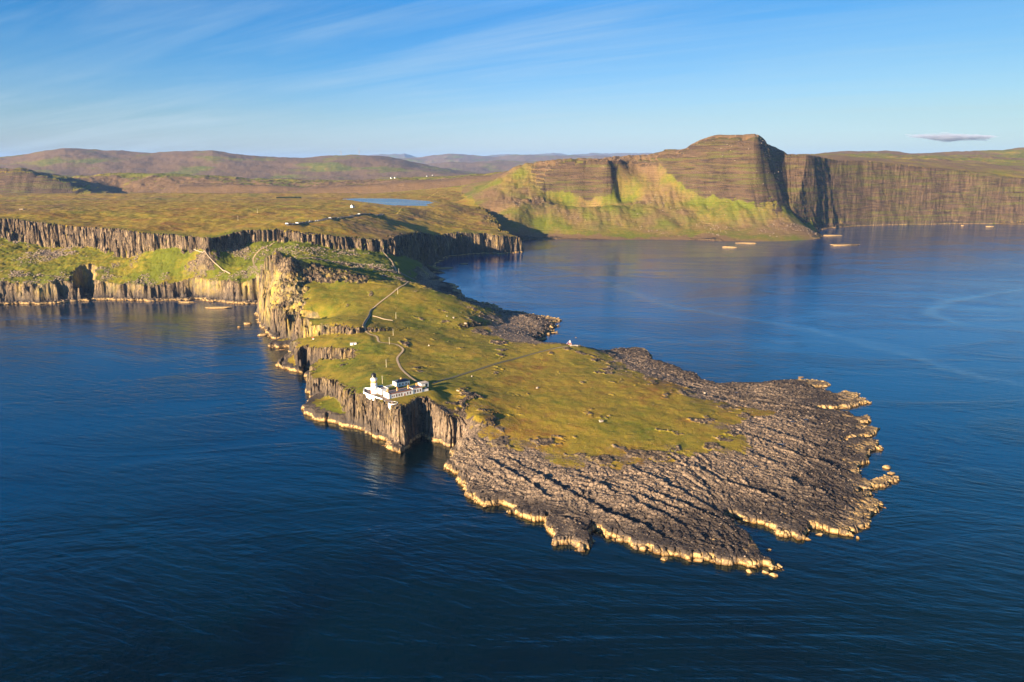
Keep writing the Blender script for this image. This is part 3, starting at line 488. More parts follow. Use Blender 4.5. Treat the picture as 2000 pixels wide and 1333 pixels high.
    lit_ = g.m('MULTIPLY', g.mr(lich, 0.55, 0.85), 0.35); r0 = g.mix(lit_, r0, (0.34, 0.27, 0.14)); r0 = g.mix(lc, r0, g.mix(g.mr(nf, 0.35, 0.65), (0.30, 0.17, 0.018), (0.42, 0.33, 0.10)))
    r0 = g.mix(g.m('MULTIPLY', g.mr(nm, 0.5, 0.62), g.mr(lich, 0.15, 0.8, 0.0, 0.55)), r0, (0.10, 0.105, 0.035))
    r0 = g.mix(g.m('MULTIPLY', g.m('MULTIPLY', crack, pale), 0.8), r0, (0.02, 0.017, 0.016))
    # tide bands
    zz = g.m('ADD', Z, g.m('MULTIPLY', g.m('SUBTRACT', nm, 0.5), 6.0)); zz = g.m('ADD', zz, g.m('MULTIPLY', g.m('SUBTRACT', nf, 0.5), 1.2))
    black = g.m('MULTIPLY', g.mr(zz, 4.8, 7.6, 0.9, 0.0), shore); r0 = g.mix(black, r0, (0.042, 0.034, 0.031))
    r0 = g.mix(g.m('MULTIPLY', g.m('MULTIPLY', g.mr(zz, 7.0, 24.0, 0.62, 0.0), shore), g.m('SUBTRACT', 1.0, pale)), r0, (0.060, 0.050, 0.044))
    gold = g.m('MULTIPLY', g.m('MULTIPLY', g.mr(zz, 2.3, 3.6, 1.0, 0.0), shore), g.mr(g.noise(P, 0.16, 4, 0.7), 0.40, 0.53, 0.15, 1.0)); r0 = g.mix(gold, r0, g.mix(g.mr(nf, 0.3, 0.7), (0.22, 0.13, 0.045), (0.62, 0.43, 0.20)))
    wet = g.mr(Z, 0.35, 1.3, 0.88, 0.0); r0 = g.mix(wet, r0, (0.10, 0.05, 0.012))
    # turf or rock
    k = g.m('ADD', rock, g.m('MULTIPLY', g.m('SUBTRACT', nf, 0.5), 0.9)); k = g.m('ADD', k, g.m('MULTIPLY', g.m('SUBTRACT', nm, 0.5), 0.5))
    k = g.mr(k, 0.38, 0.58)
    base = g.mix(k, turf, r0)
    s2 = g.m('MULTIPLY', g.mr(g.m('ADD', scree, g.m('MULTIPLY', g.m('SUBTRACT', nm, 0.5), 1.2)), 0.35, 0.75), g.mr(g.noise(P, 0.6, 3, 0.8), 0.45, 0.58))
    base = g.mix(s2, base, (0.165, 0.125, 0.09))
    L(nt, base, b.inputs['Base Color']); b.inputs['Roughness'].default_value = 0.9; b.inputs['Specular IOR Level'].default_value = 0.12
    # relief finer than the mesh
    h1 = g.noise(P, 0.7, 5, 0.75); h2 = g.noise(P, 0.4, 5, 0.7, 0.4, (1, 1, 0.16)); 
    hh = g.m('ADD', g.m('MULTIPLY', h1, 0.7), g.m('MULTIPLY', g.m('MULTIPLY', h2, rock), g.m('SUBTRACT', 1.8, g.m('MULTIPLY', pale, 1.0))))
    hh = g.m('ADD', hh, g.m('MULTIPLY', g.m('MULTIPLY', st_n, strata), 6.0)); hh = g.m('ADD', hh, g.m('MULTIPLY', g.m('MULTIPLY', g.noise(P, 0.10, 7, 0.8), g.m('MULTIPLY', strata, rock)), 7.0))
    bp = N(nt, 'ShaderNodeBump'); bp.inputs['Strength'].default_value = 0.8; bp.inputs['Distance'].default_value = 1.0
    L(nt, hh, bp.inputs['Height']); L(nt, bp.outputs[0], b.inputs['Normal'])
    return m
M_LAND = land_material()

def water_material(name, sheltered=False):
    m = bpy.data.materials.new(name); m.use_nodes = True; nt = m.node_tree; b = nt.nodes['Principled BSDF']; g = G(nt)
    tc = N(nt, 'ShaderNodeTexCoord'); P = tc.outputs['Object']
    mp = N(nt, 'ShaderNodeMapping'); L(nt, P, mp.inputs[0]); mp.inputs['Rotation'].default_value = (0, 0, R(25)); Q = mp.outputs[0]
    w1 = g.noise(Q, 0.30, 3, 0.6, 0.5, (0.35, 1, 1)); w2 = g.noise(Q, 0.07, 4, 0.6, 0.6, (0.3, 1, 1)); w3 = g.noise(P, 1.1, 2, 0.6)
    calm = g.mr(g.noise(P, 0.0035, 5, 0.65, 1.5, (1.0, 2.2, 1)), 0.40, 0.62)
    wm = g.noise(Q, 0.17, 3, 0.55, 0.4, (0.28, 1, 1))
    h = g.m('ADD', g.m('ADD', g.m('MULTIPLY', w1, 0.5), g.m('MULTIPLY', wm, 1.5)), g.m('MULTIPLY', w2, 1.6)); h = g.m('ADD', h, g.m('MULTIPLY', w3, 0.12))
    sy = N(nt, 'ShaderNodeSeparateXYZ'); L(nt, P, sy.inputs[0]); refl_tint = g.mr(g.m('ADD', sy.outputs[1], g.m('MULTIPLY', sy.outputs[0], 0.35)), 700, 1500)
    sl = N(nt, 'ShaderNodeAttribute', attribute_name='slick').outputs['Fac']
    h = g.m('MULTIPLY', h, g.m('ADD', g.m('MULTIPLY', calm, 0.5), 0.5)); h = g.m('MULTIPLY', h, g.m('SUBTRACT', 1.0, g.m('MULTIPLY', sl, 0.75)))
    bp = N(nt, 'ShaderNodeBump'); bp.inputs['Strength'].default_value = 0.6; bp.inputs['Distance'].default_value = 0.55; L(nt, h, bp.inputs['Height']); L(nt, bp.outputs[0], b.inputs['Normal'])
    c = g.mix(g.mr(g.noise(P, 0.006, 4, 0.6, 1.0), 0.35, 0.65), (0.0, 0.003, 0.0045), (0.0, 0.007, 0.011)); c = c if sheltered else g.mix(refl_tint, c, (0.0, 0.032, 0.115))  # bay water bluer further out: sky reflection put into its colour
    c = g.mix(g.m('MULTIPLY', sl, 0.5), c, (0.10, 0.16, 0.19))
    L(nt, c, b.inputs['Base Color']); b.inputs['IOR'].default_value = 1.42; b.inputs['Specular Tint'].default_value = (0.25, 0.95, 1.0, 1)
    L(nt, g.mr(calm, 0.0, 1.0, 0.10, 0.17), b.inputs['Roughness'])
    return m
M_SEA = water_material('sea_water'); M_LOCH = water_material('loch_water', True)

# ---------------------------------------------------------------- land mesh
def mesh_from(name, v, f, material, smooth=True, kind='structure'):
    me = bpy.data.meshes.new(name); v = np.asarray(v, np.float32); f = np.asarray(f, np.int32)
    me.vertices.add(len(v)); me.vertices.foreach_set('co', v.ravel())
    k = f.shape[1]; me.loops.add(f.size); me.loops.foreach_set('vertex_index', f.ravel())
    me.polygons.add(len(f)); me.polygons.foreach_set('loop_start', np.arange(0, f.size, k, dtype=np.int32))
    me.update(calc_edges=True)
    me.polygons.foreach_set('use_smooth', np.full(len(f), smooth))
    me.materials.append(material); o = bpy.data.objects.new(name, me); C.objects.link(o)
    if kind: o['kind'] = kind
    return o

def build_land(q=1.0):
    NUc = int(1760 * q)
    u = np.linspace(-0.80, 0.80, NUc)
    ys = [383.0]
    while ys[-1] < 37000:
        y = ys[-1]
        r = 0.0013 if y < 1250 else 0.0015 if y < 1850 else 0.0019 if y < 3100 else 0.004 if y < 4300 else 0.008
        ys.append(y * (1 + r / q))
    ys = np.array(ys); ny = len(ys)
    X = ys[:, None] * u[None, :]; Y = np.repeat(ys[:, None], NUc, 1)
    far = Y > 3480
    z = np.zeros(X.shape); K = {}
    CH = 120
    for j in range(0, ny, CH):
        zz, k = terrain(X[j:j + CH].ravel(), Y[j:j + CH].ravel())
        z[j:j + CH] = zz.reshape(-1, NUc)
        for n_, a in k.items(): K.setdefault(n_, []).append(np.asarray(a, np.float32).reshape(-1, NUc) * np.ones((1, NUc), np.float32))
    K = {n_: np.concatenate(a) for n_, a in K.items()}
    gy, gx = np.gradient(z); dy = np.gradient(ys)[:, None]; dx = (u[1] - u[0]) * ys[:, None]
    zx = gx / dx; zy = gy / dy - zx * u[None, :]
    slope = np.hypot(zx, zy)
    x, y = X, Y
    n30 = fbm(x, y, 30, 3, 91); n120 = fbm(x, y, 130, 3, 92); n400 = fbm(x, y, 500, 4, 93)
    nearf = Y < 2050; fr = ~nearf; px_ = 1000 + F * (x / y) * 1.0
    rock = np.maximum(K['plat'] * (1 - 0.0 * n30), ss(0.85, 1.3, slope) * 0.95 * nearf)
    rock = np.maximum(rock, K['kn'] * 0.85); rock = np.maximum(rock, (Y < 1300) * (ss(48, -4, K['gr']) * 0.50 + 0.20 * n30 - 0.06) * (z < 22) * (K['lh'] > 0.9))
    rock = np.maximum(rock, K['cl'] * nearf * ss(0.5, 1.0, slope))
    rock = np.maximum(rock, ss(14, 4, K['dc'] + n30 * 4) * nearf * ss(16, 9, z))
    rock = np.maximum(rock, K['c4'] * ss(0.25, 0.6, slope)); rock = np.maximum(rock, fr * (Y < 3300) * ss(0.62, 0.95, slope + 0.1 * n30) * ss(-24, 26, z + 24 * n120 + 10 * n30 - np.interp(px_, [900, 1030, 1045, 1190, 1203, 1235, 1290, 1320, 1360, 1440, 1490, 1520, 1600], [400, 230, 118, 98, 205, 215, 195, 145, 105, 84, 76, 60, 60])))
    rock = np.maximum(rock, fr * (Y < 3300) * ss(26, 8, K['dc'] + 10 * n30))
    rock = np.maximum(rock, (Y > 3400) * ss(0.25, 0.5, slope) * (Y < 4400) * 0.8 * (x < -0.52 * Y)); darkh = (Y > 3480) * (Y < 4100) * ss(0.10, 0.24, slope) * (x > -0.52 * Y) * (x < -0.05 * Y)
    # scars in the stack and cliff shoulders
    rock = np.maximum(rock, K['c2'] * 0.9); rock = np.maximum(rock, K['crag'] * (0.72 + 0.5 * n30))
    st = (Y < 1330) & (Y > 900)
    ridge = ss(70, 20, np.hypot((x + 260) * 0.5 + (y - 1120) * 0.0, y - 1128 - (x + 330) * 0.16)) * (x > -345) * (x < -140)
    rock = np.maximum(rock, ridge * st * ss(0.05, 0.5, n30 + 0.35))
    scree = np.zeros_like(z)
    scree = np.maximum(scree, K['tal'] * (K['dc'] > 0) * (z > 38) * ss(0.05, 0.6, n120 + 0.3 * n30) * 0.9 * ss(-150, -30, K['dp']))
    scree *= np.where(x > -0.33 * Y, 0.45, 1.0)
    scree = np.maximum(scree, (Y < 1330) * ss(60, 10, K['gr']) * ss(-0.3, 0.5, n30) * 0.6)
    scree = np.maximum(scree, K['bay'] * ss(0.1, 0.6, n120) * 0.35)
    lich = nearf * ss(3, 12, z) * ss(0.6, 1.2, slope) * np.clip(ss(-0.4, 0.5, fbm(x, y, 60, 2, 94)), 0, 1) * np.where(K['dp'] > -20, 0.25, 1) * np.where(Y > 1200, 1.0, 1) * np.where((x < 0) | (Y > 1200), 1, 0.1) * (z < 75)
    lich = lich * np.where((Y < 900), 0.35, 1.0); lich = np.maximum(lich, K['crag'] * 0.75 * ss(-0.3, 0.5, fbm(x, y, 30, 2, 95)) * (x < -230))
    # turf tones
    och = np.full(z.shape, 0.45) + 0.4 * n120
    head = Y < 1330
    och = np.where(head, 0.58 + 0.34 * n120 + 0.22 * ss(-140, 0, x) - 0.30 * ss(-60, -180, x) * ss(900, 760, y) - 0.1 * ss(980, 1100, y), och)
    och = np.where((Y > 1200) & (K['dp'] < 0) & (x < 0), 0.34 + 0.25 * n120 - 0.35 * ss(380, 440, px_), och)  # terrace by the stack darker green: cliff shade put into the turf
    och = np.where((K['dp'] > 0) & (Y < 3500), 1.05 + 0.5 * fbm(x, y * 1.6, 220, 4, 96) - 0.4 * ss(40, 0, K['dp']), och)
    och = np.where((Y > 2050) & (K['dp'] < 0), 0.30 + 0.40 * n120 + 0.08 * ss(60, 140, z), och)
    och = np.where((Y > 2050) & (K['db'] > 0), 0.65, och); och = np.where(Y > 3450, 0.5 + 0.4 * n400, och)
    heath = np.where(Y > 3600, 0.40 + 0.45 * ss(4500, 7000, Y) + 0.9 * n400, 0.06) + np.where((K['db'] > 0) & (Y < 3600), 0.25 + 0.4 * ss(3000, 3500, Y), 0)
    heath = np.where((Y > 2050) & (Y < 3480) & (x > -0.1 * Y), 0.52 + 0.25 * n120 + 0.25 * ss(150, 260, z), heath); heath = np.where((K['dp'] > 0) & (Y < 3480), 0.26 + 0.25 * n400, heath); heath = np.where((Y > 3480) & (Y < 5200) & (px_ < 1000), 0.15 + 0.9 * n120 + 0.9 * n400 + 1.6 * darkh + 1.1 * (Y < 3800) * (px_ > 285), heath); bank = (Y > 2050) * (Y < 2700) * (x > 0) * ss(10, 20, K['dc']) * ss(62, 36, K['dc'] + 20 * n30) * ss(1460, 1380, px_); heath = heath + 0.75 * bank; och = och + 0.8 * bank  # bay slopes darkened by heath tone to offset the sun they face
    strata = np.where(((Y > 2050) & (x > -300)) | (Y > 3300), 1.0, 0.0)
    shore = np.where(K['dc'] < 75, 1, 0) * ss(75, 45, K['dc']) * np.where(Y > 2050, 0.45, 1.0)
    keep = (z > -5)
    q4 = keep[:-1, :-1] | keep[1:, :-1] | keep[:-1, 1:] | keep[1:, 1:]
    jj, ii = np.nonzero(q4); ids = (np.arange(ny)[:, None] * NUc + np.arange(NUc)[None, :])
    faces = np.stack([ids[jj, ii], ids[jj, ii + 1], ids[jj + 1, ii + 1], ids[jj + 1, ii]], 1)
    yc = ys[jj]; zf = z[jj, ii]
    xc = x[jj, ii]
    head_f = (yc < 1330) & (xc > -0.322 * yc + 0) & ~((yc > 1160) & (xc < -0.322 * 1160))
    parts = [('headland', head_f), ('coast', ~head_f & (yc < 3480)), ('distant_hills', yc >= 3480)]
    V = np.stack([X.ravel(), Y.ravel(), z.ravel()], 1)
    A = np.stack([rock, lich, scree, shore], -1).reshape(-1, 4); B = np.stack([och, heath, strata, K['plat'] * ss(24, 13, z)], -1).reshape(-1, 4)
    for name, msk in parts:
        f = faces[msk]; used, inv = np.unique(f.ravel(), return_inverse=True)
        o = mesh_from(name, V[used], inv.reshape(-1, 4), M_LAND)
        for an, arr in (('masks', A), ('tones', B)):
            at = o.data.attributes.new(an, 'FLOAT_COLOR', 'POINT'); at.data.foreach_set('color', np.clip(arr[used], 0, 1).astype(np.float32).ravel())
        print(name, len(used))
    return X, Y, z, K, slope, rock, scree
import time
_t = time.time()
LX, LY, LZ, LK, LSLOPE, LROCK, LSCREE = build_land()
print('land', time.time() - _t)

def sheet(name, quads_xy, z, material):
    v = [(a, b, z) for a, b in quads_xy]; return mesh_from(name, v, [list(range(len(v)))], material, smooth=False)
def build_sea():
    xs = np.concatenate([[-60000, -12000, -4000], np.linspace(-1600, 2400, 401), [4500, 12000, 60000]])
    ys_ = np.concatenate([[-3000, 0, 150], np.linspace(250, 3000, 344), [4000, 9000, 30000, 90000]])
    X, Y = np.meshgrid(xs, ys_); V = np.stack([X.ravel(), Y.ravel(), np.zeros(X.size)], 1); n = len(xs); idx = np.arange(X.size).reshape(X.shape)
    Fc = np.stack([idx[:-1, :-1].ravel(), idx[:-1, 1:].ravel(), idx[1:, 1:].ravel(), idx[1:, :-1].ravel()], 1)
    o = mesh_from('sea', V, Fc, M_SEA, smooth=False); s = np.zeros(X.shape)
    wx = X + fbm(X, Y, 160, 4, 201) * 22; wy = Y + fbm(X, Y, 160, 4, 202) * 22
    for pl, w, k in ((pth((1100,520),(1170,545),(1260,580),(1330,603),(1420,618),(1500,628),(1600,642),(1720,680),(1850,715),(1990,750),(2200,800)), 9, .8), (pth((1180,560),(1300,585),(1400,610),(1500,628)), 6, .5), (pth((2200,560),(1995,565),(1930,568),(1880,582),(1830,597),(1838,612),(1880,632)), 11, 1.0),
        (pth((1990,540),(1900,545),(1800,540)), 7, .5), (pth((1560,640),(1700,665),(1800,690)), 9, .5), (pth((1050,640),(1150,650),(1260,665),(1350,668)), 6, .45), (pth((200,690),(300,700),(420,690)), 9, .4), (pth((1450,560),(1500,570),(1560,575)), 10, .4)):
        s = np.maximum(s, k * np.exp(-(seg_dist(pl, wx, wy) / w) ** 2))
    blob = np.exp(-(((X - PH(1960, 620)[0]) / 190) ** 2 + ((Y - PH(1960, 620)[1]) / 130) ** 2)); s = np.maximum(s, blob * np.clip(fbm(X * 0.5, Y * 2.2, 60, 4, 203) * 1.4, 0, 1) * 0.8)
    s = np.maximum(s, 0.35 * ss(0.45, 0.9, fbm(X * 0.5, Y * 1.6, 260, 5, 204)) * ss(700, 1100, Y)); s *= np.clip(0.75 + 0.5 * fbm(X, Y * 2, 30, 3, 205), 0, 1.2)
    a = o.data.attributes.new('slick', 'FLOAT', 'POINT'); a.data.foreach_set('value', np.clip(s, 0, 1).astype(np.float32).ravel())
build_sea()
lc = np.mean(LOCH, 0); lo = sheet('loch', [(lc[0] + (a - lc[0]) * 1.15, lc[1] + (b - lc[1]) * 1.1) for a, b in LOCH], 95.0, M_LOCH)

def haze_box():
    me = bpy.data.meshes.new('haze'); bm = bmesh.new(); bmesh.ops.create_cube(bm, size=1)
    for v in bm.verts: v.co = (v.co.x * 90000, 19000 + v.co.y * 42000, 225 + v.co.z * 500)
    bm.to_mesh(me); bm.free(); o = bpy.data.objects.new('haze', me); C.objects.link(o); o['kind'] = 'stuff'
    m = bpy.data.materials.new('haze_air'); m.use_nodes = True; nt = m.node_tree; nt.nodes.clear()
    out = N(nt, 'ShaderNodeOutputMaterial'); v = N(nt, 'ShaderNodeVolumePrincipled')
    v.inputs['Color'].default_value = (0.30, 0.52, 1.0, 1); v.inputs['Density'].default_value = 2.0e-5; v.inputs['Anisotropy'].default_value = 0.0
    L(nt, v.outputs[0], out.inputs['Volume']); me.materials.append(m)
haze_box()
# ---------------------------------------------------------------- builders
def box(bm, x0, x1, y0, y1, z0, z1):
    v = [bm.verts.new(p) for p in ((x0, y0, z0), (x1, y0, z0), (x1, y1, z0), (x0, y1, z0), (x0, y0, z1), (x1, y0, z1), (x1, y1, z1), (x0, y1, z1))]
    for f in ((3, 2, 1, 0), (4, 5, 6, 7), (0, 1, 5, 4), (1, 2, 6, 5), (2, 3, 7, 6), (3, 0, 4, 7)): bm.faces.new([v[i] for i in f])
def lathe(bm, prof, n=24, cx=0, cy=0, cap=True):
    rings = [[bm.verts.new((cx + r * math.cos(k * math.tau / n), cy + r * math.sin(k * math.tau / n), z)) for k in range(n)] for r, z in prof]
    for a, b in zip(rings[:-1], rings[1:]):
        for k in range(n): bm.faces.new((a[k], a[(k + 1) % n], b[(k + 1) % n], b[k]))
    if cap: bm.faces.new(rings[0][::-1]); bm.faces.new(rings[-1])
def tube(bm, p, q, r, n=6):
    p, q = Vector(p), Vector(q); d = (q - p).normalized(); a = d.orthogonal().normalized(); b = d.cross(a)
    R_ = [[bm.verts.new(o + (a * math.cos(k * math.tau / n) + b * math.sin(k * math.tau / n)) * r) for k in range(n)] for o in (p, q)]
    for k in range(n): bm.faces.new((R_[0][k], R_[0][(k + 1) % n], R_[1][(k + 1) % n], R_[1][k]))
    bm.faces.new(R_[0][::-1]); bm.faces.new(R_[1])
def gable(bm, x0, x1, y0, y1, z0, z1, hip=0.0):
    ym = (y0 + y1) / 2; v = [bm.verts.new(p) for p in ((x0, y0, z0), (x1, y0, z0), (x1, y1, z0), (x0, y1, z0), (x0 + hip, ym, z1), (x1 - hip, ym, z1))]
    for f in ((3, 2, 1, 0), (0, 1, 5, 4), (2, 3, 4, 5), (1, 2, 5), (3, 0, 4)): bm.faces.new([v[i] for i in f])
def obj(name, fn, m, parent=None, smooth=False):
    bm = bmesh.new(); fn(bm); bmesh.ops.recalc_face_normals(bm, faces=bm.faces); me = bpy.data.meshes.new(name); bm.to_mesh(me); bm.free()
    if smooth: me.shade_smooth()
    me.materials.append(m); o = bpy.data.objects.new(name, me); C.objects.link(o)
    if parent: o.parent = parent
    return o
def tag(o, label, cat, group=None, kind=None):
    o['label'] = label; o['category'] = cat
    if group: o['group'] = group
    if kind: o['kind'] = kind
    return o
def thing(name, label, cat, loc, rz=0, group=None):
    o = bpy.data.objects.new(name, None); C.objects.link(o); o.location = loc; o.rotation_euler = (0, 0, rz); o.empty_display_size = 1
    return tag(o, label, cat, group)
def copy_tree(o, parent=None):
    c = o.copy(); C.objects.link(c); c.parent = parent
    for ch in [q for q in bpy.data.objects if q.parent == o and q is not c]: copy_tree(ch, c)
    return c

W_WHITE = mat('white_paint', (0.80, 0.78, 0.74), 0.7, scale=0.6, var=0.06)
W_CREAM = mat('ochre_band', (0.70, 0.48, 0.18), 0.7, var=0.05)
W_CHIM = mat('ochre_chimney', (0.68, 0.36, 0.12), 0.8, var=0.08)
W_TRIM = mat('red_brown_trim', (0.36, 0.15, 0.08), 0.8)
W_SLATE = mat('dark_slate', (0.035, 0.045, 0.065), 0.6, var=0.25, scale=2)
W_ROOFC = mat('grey_flat_roof', (0.16, 0.14, 0.14), 0.8, var=0.25, scale=1)
W_BLACK = mat('black_paint', (0.012, 0.013, 0.016), 0.4)
W_GLASS = mat('glass_dark', (0.03, 0.04, 0.05), 0.08, spec=0.8)
W_DECK = mat('terrace_slabs', (0.20, 0.14, 0.11), 0.9, var=0.3, scale=0.8)
W_CONC = mat('concrete', (0.42, 0.36, 0.29), 0.9, var=0.2)
W_POLE = mat('weathered_timber', (0.50, 0.43, 0.30), 0.9)
W_RED = mat('red_steel', (0.62, 0.10, 0.07), 0.6)
W_PATH = mat('path_gravel', (0.36, 0.26, 0.15), 0.95, var=0.35, scale=0.7, bump=0.4)
W_TRACK = mat('track_bed', (0.095, 0.085, 0.022), 0.95, var=0.35, scale=0.5, bump=0.4)
W_STONE = mat('drystone', (0.26, 0.20, 0.14), 0.95, var=0.4, scale=0.9, bump=0.6)
W_ASPH = mat('asphalt', (0.055, 0.05, 0.05), 0.9)
W_TYRE = mat('tyre_rubber', (0.02, 0.02, 0.02), 0.9)

# ---------------------------------------------------------------- lighthouse station (its own axes: x along the long wing, y inland)
OX, OY, OZ, RZ = -102.2, 636.2, 31.0, math.atan2(20.3, 26.2)
EX = Vector((math.cos(RZ), math.sin(RZ))); EY = Vector((-EX.y, EX.x))
def LP(x, y, z=0.0): return (OX + EX.x * x + EY.x * y, OY + EX.y * x + EY.y * y, OZ + z)

t = thing('lighthouse', 'white lighthouse tower with ochre band and black lantern dome on the cliff top', 'lighthouse', LP(-1.7, 22.9), RZ)
obj('tower', lambda b: lathe(b, [(3.1, -2.5), (3.1, 0.2), (2.85, 0.5), (2.62, 9.2)], 32), W_WHITE, t, True)
obj('painted_band', lambda b: lathe(b, [(2.64, 9.2), (2.60, 11.3)], 32), W_CREAM, t, True)
obj('watch_room', lambda b: lathe(b, [(2.60, 11.3), (2.60, 12.0), (3.0, 12.3), (3.05, 12.9), (2.9, 12.95)], 32), W_WHITE, t)
def rail(b):
    for z in (13.35, 13.8):
        pts_ = [(2.95 * math.cos(k * math.tau / 24), 2.95 * math.sin(k * math.tau / 24), z) for k in range(25)]
        for p, q in zip(pts_[:-1], pts_[1:]): tube(b, p, q, 0.05, 4)
    for k in range(16): tube(b, (2.95 * math.cos(k * math.tau / 16), 2.95 * math.sin(k * math.tau / 16), 12.9), (2.95 * math.cos(k * math.tau / 16), 2.95 * math.sin(k * math.tau / 16), 13.8), 0.05, 4)
obj('gallery_rail', rail, W_BLACK, t)
ln = obj('lantern', lambda b: lathe(b, [(2.0, 12.95), (2.0, 13.9)], 24), W_WHITE, t)
obj('glazing', lambda b: lathe(b, [(1.85, 13.9), (1.85, 15.9)], 16), W_GLASS, ln)
def bars(b):
    for k in range(16):
        a0, a1 = k * math.tau / 16, (k + 1) * math.tau / 16
        tube(b, (1.92 * math.cos(a0), 1.92 * math.sin(a0), 13.9), (1.92 * math.cos(a1), 1.92 * math.sin(a1), 15.9), 0.06, 4)
        tube(b, (1.92 * math.cos(a1), 1.92 * math.sin(a1), 13.9), (1.92 * math.cos(a0), 1.92 * math.sin(a0), 15.9), 0.06, 4)
obj('glazing_bars', bars, W_BLACK, ln)
dm = obj('dome', lambda b: lathe(b, [(2.25, 15.9), (2.3, 16.1), (2.05, 16.7), (1.5, 17.3), (0.7, 17.7), (0.25, 17.8)], 24), W_BLACK, t, True)
obj('finial', lambda b: lathe(b, [(0.22, 17.8), (0.38, 18.1), (0.22, 18.4), (0.05, 18.5), (0.04, 19.6)], 10), W_BLACK, dm)
for z in (3.5, 7.0):
    obj('window', lambda b: box(b, -0.35, 0.35, -2.95 + z * 0.025, -2.6, z, z + 1.2), W_GLASS, t)
obj('door', lambda b: box(b, -3.2, -2.6, -0.6, 0.6, 0.0, 2.2), W_TRIM, t)

def windows(parent, spots, y, z, w=0.95, h=1.5, dirn='y'):
    for x in spots:
        if dirn == 'y':
            f = obj('window', lambda b: (box(b, x - w / 2 - .12, x + w / 2 + .12, y - .07, y + .02, z - .12, z), box(b, x - w / 2 - .12, x + w / 2 + .12, y - .07, y + .02, z + h, z + h + .1), box(b, x - .05, x + .05, y - .09, y + .02, z, z + h)), W_TRIM, parent)
            obj('pane', lambda b: box(b, x - w / 2, x + w / 2, y - .04, y + .01, z + .004, z + h - .004), W_GLASS, f)
        else:
            f = obj('window', lambda b: (box(b, y - .07, y + .02, x - w / 2 - .12, x + w / 2 + .12, z - .12, z), box(b, y - .07, y + .02, x - w / 2 - .12, x + w / 2 + .12, z + h, z + h + .1), box(b, y - .07, y + .02, x - .05, x + .05, z - .01, z + h + .01)), W_TRIM, parent)
            obj('pane', lambda b: box(b, y - .04, y + .01, x - w / 2, x + w / 2, z + .004, z + h - .004), W_GLASS, f)
def chimney(parent, x, y, z, h=2.6, w=1.2, d=0.9):
    c = obj('chimney', lambda b: (box(b, x - w / 2, x + w / 2, y - d / 2, y + d / 2, z - 0.3, z + h), box(b, x - w / 2 - .12, x + w / 2 + .12, y - d / 2 - .12, y + d / 2 + .12, z + h, z + h + .25)), W_CHIM, parent)
    obj('chimney_pot', lambda b: (lathe(b, [(.16, z + h + .25), (.13, z + h + .75)], 8, x - w / 4, y), lathe(b, [(.16, z + h + .25), (.13, z + h + .75)], 8, x + w / 4, y)), W_CHIM, c)

k = thing('keepers_house', 'long white keepers house with ochre chimneys and a row of windows facing the sea', 'house', LP(0, 0), RZ)
obj('wall', lambda b: (box(b, 0, 23, 0, 9.0, -3, 3.7), box(b, 23.02, 32, 0.25, 9.5, -3, 4.5), box(b, -0.4, -0.004, -0.3, 9.2, -3, 4.7)), W_WHITE, k)
obj('parapet', lambda b: (box(b, -0.2, 23.0, -0.22, 0.5, 3.7, 4.15), box(b, 0.5, 23, 8.5, 9.2, 3.7, 4.15), box(b, 23.03, 32.3, 0.02, 0.7, 4.5, 4.9), box(b, 31.5, 32.3, 0.7, 9.6, 4.5, 4.9)), W_TRIM, k)
obj('roof', lambda b: [box(b, 0.6, 22.9, 0.5 + i * 2.0, 2.45 + i * 2.0, 3.7, 3.9 + 0.25 * (i % 2)) for i in range(4)], W_ROOFC, k)
obj('roof', lambda b: box(b, 23.3, 31.5, 0.72, 9.3, 4.5, 4.72), W_SLATE, k)
obj('roof_valley', lambda b: [box(b, 1.0, 22.6, 1.55 + i * 3.4, 2.75 + i * 3.4, 4.16, 4.24) for i in range(2)], W_SLATE, k)
windows(k, [3.0, 4.6], 0, 1.0, 0.8, 1.2); windows(k, [7.0, 9.4, 11.8, 17.6, 20.2], 0, 0.8, 1.15, 1.9)
windows(k, [25.2, 27.7, 30.2], 0.25, 1.0, 1.2, 2.1)
obj('door', lambda b: (box(b, 14.2, 15.4, -0.06, 0.01, -0.1, 2.2)), W_TRIM, k)
for x, y in ((1.2, 4.5), (10.3, 4.6), (21.0, 4.6), (30.2, 6.0)): chimney(k, x, y, 4.0)
e = thing('engine_house', 'flat roofed white block beside the lighthouse tower with dark doorway', 'building', LP(0.4, 13.5), RZ)
obj('wall', lambda b: box(b, 0, 6.5, 0, 12.0, -2.5, 4.6), W_WHITE, e)
obj('roof', lambda b: (box(b, 0.5, 6.0, 0.5, 11.5, 4.6, 4.7)), W_ROOFC, e)
obj('parapet', lambda b: (box(b, -0.1, 6.6, -0.1, 0.45, 4.6, 5.0), box(b, -0.1, 6.6, 11.55, 12.1, 4.6, 5.0), box(b, -0.1, 0.45, 0.45, 11.55, 4.6, 5.0), box(b, 6.05, 6.6, 0.45, 11.55, 4.6, 5.0)), W_WHITE, e)
obj('door', lambda b: box(b, 3.0, 4.6, -0.07, 0.02, 0.0, 2.8), W_BLACK, e)
windows(e, [3.0, 8.0], -0.0, 1.4, 1.0, 1.4, 'x')
s = thing('store_house', 'white store building with dark hipped slate roof behind the keepers house', 'building', LP(23, 26.5), RZ)
obj('wall', lambda b: box(b, 0, 12.5, 0, 8.5, -2.5, 4.0), W_WHITE, s)
rf = obj('roof', lambda b: gable(b, -0.4, 12.9, -0.4, 8.9, 4.0, 5.6, 3.5), W_SLATE, s)
obj('chimney', lambda b: box(b, 5.6, 6.8, 3.8, 4.8, 5.0, 6.6), W_CHIM, rf)
windows(s, [2.2, 5.4, 8.6], 0, 1.2, 1.1, 1.5)
obj('door', lambda b: box(b, 10.4, 11.6, -0.06, 0.01, 0, 2.2), W_TRIM, s)
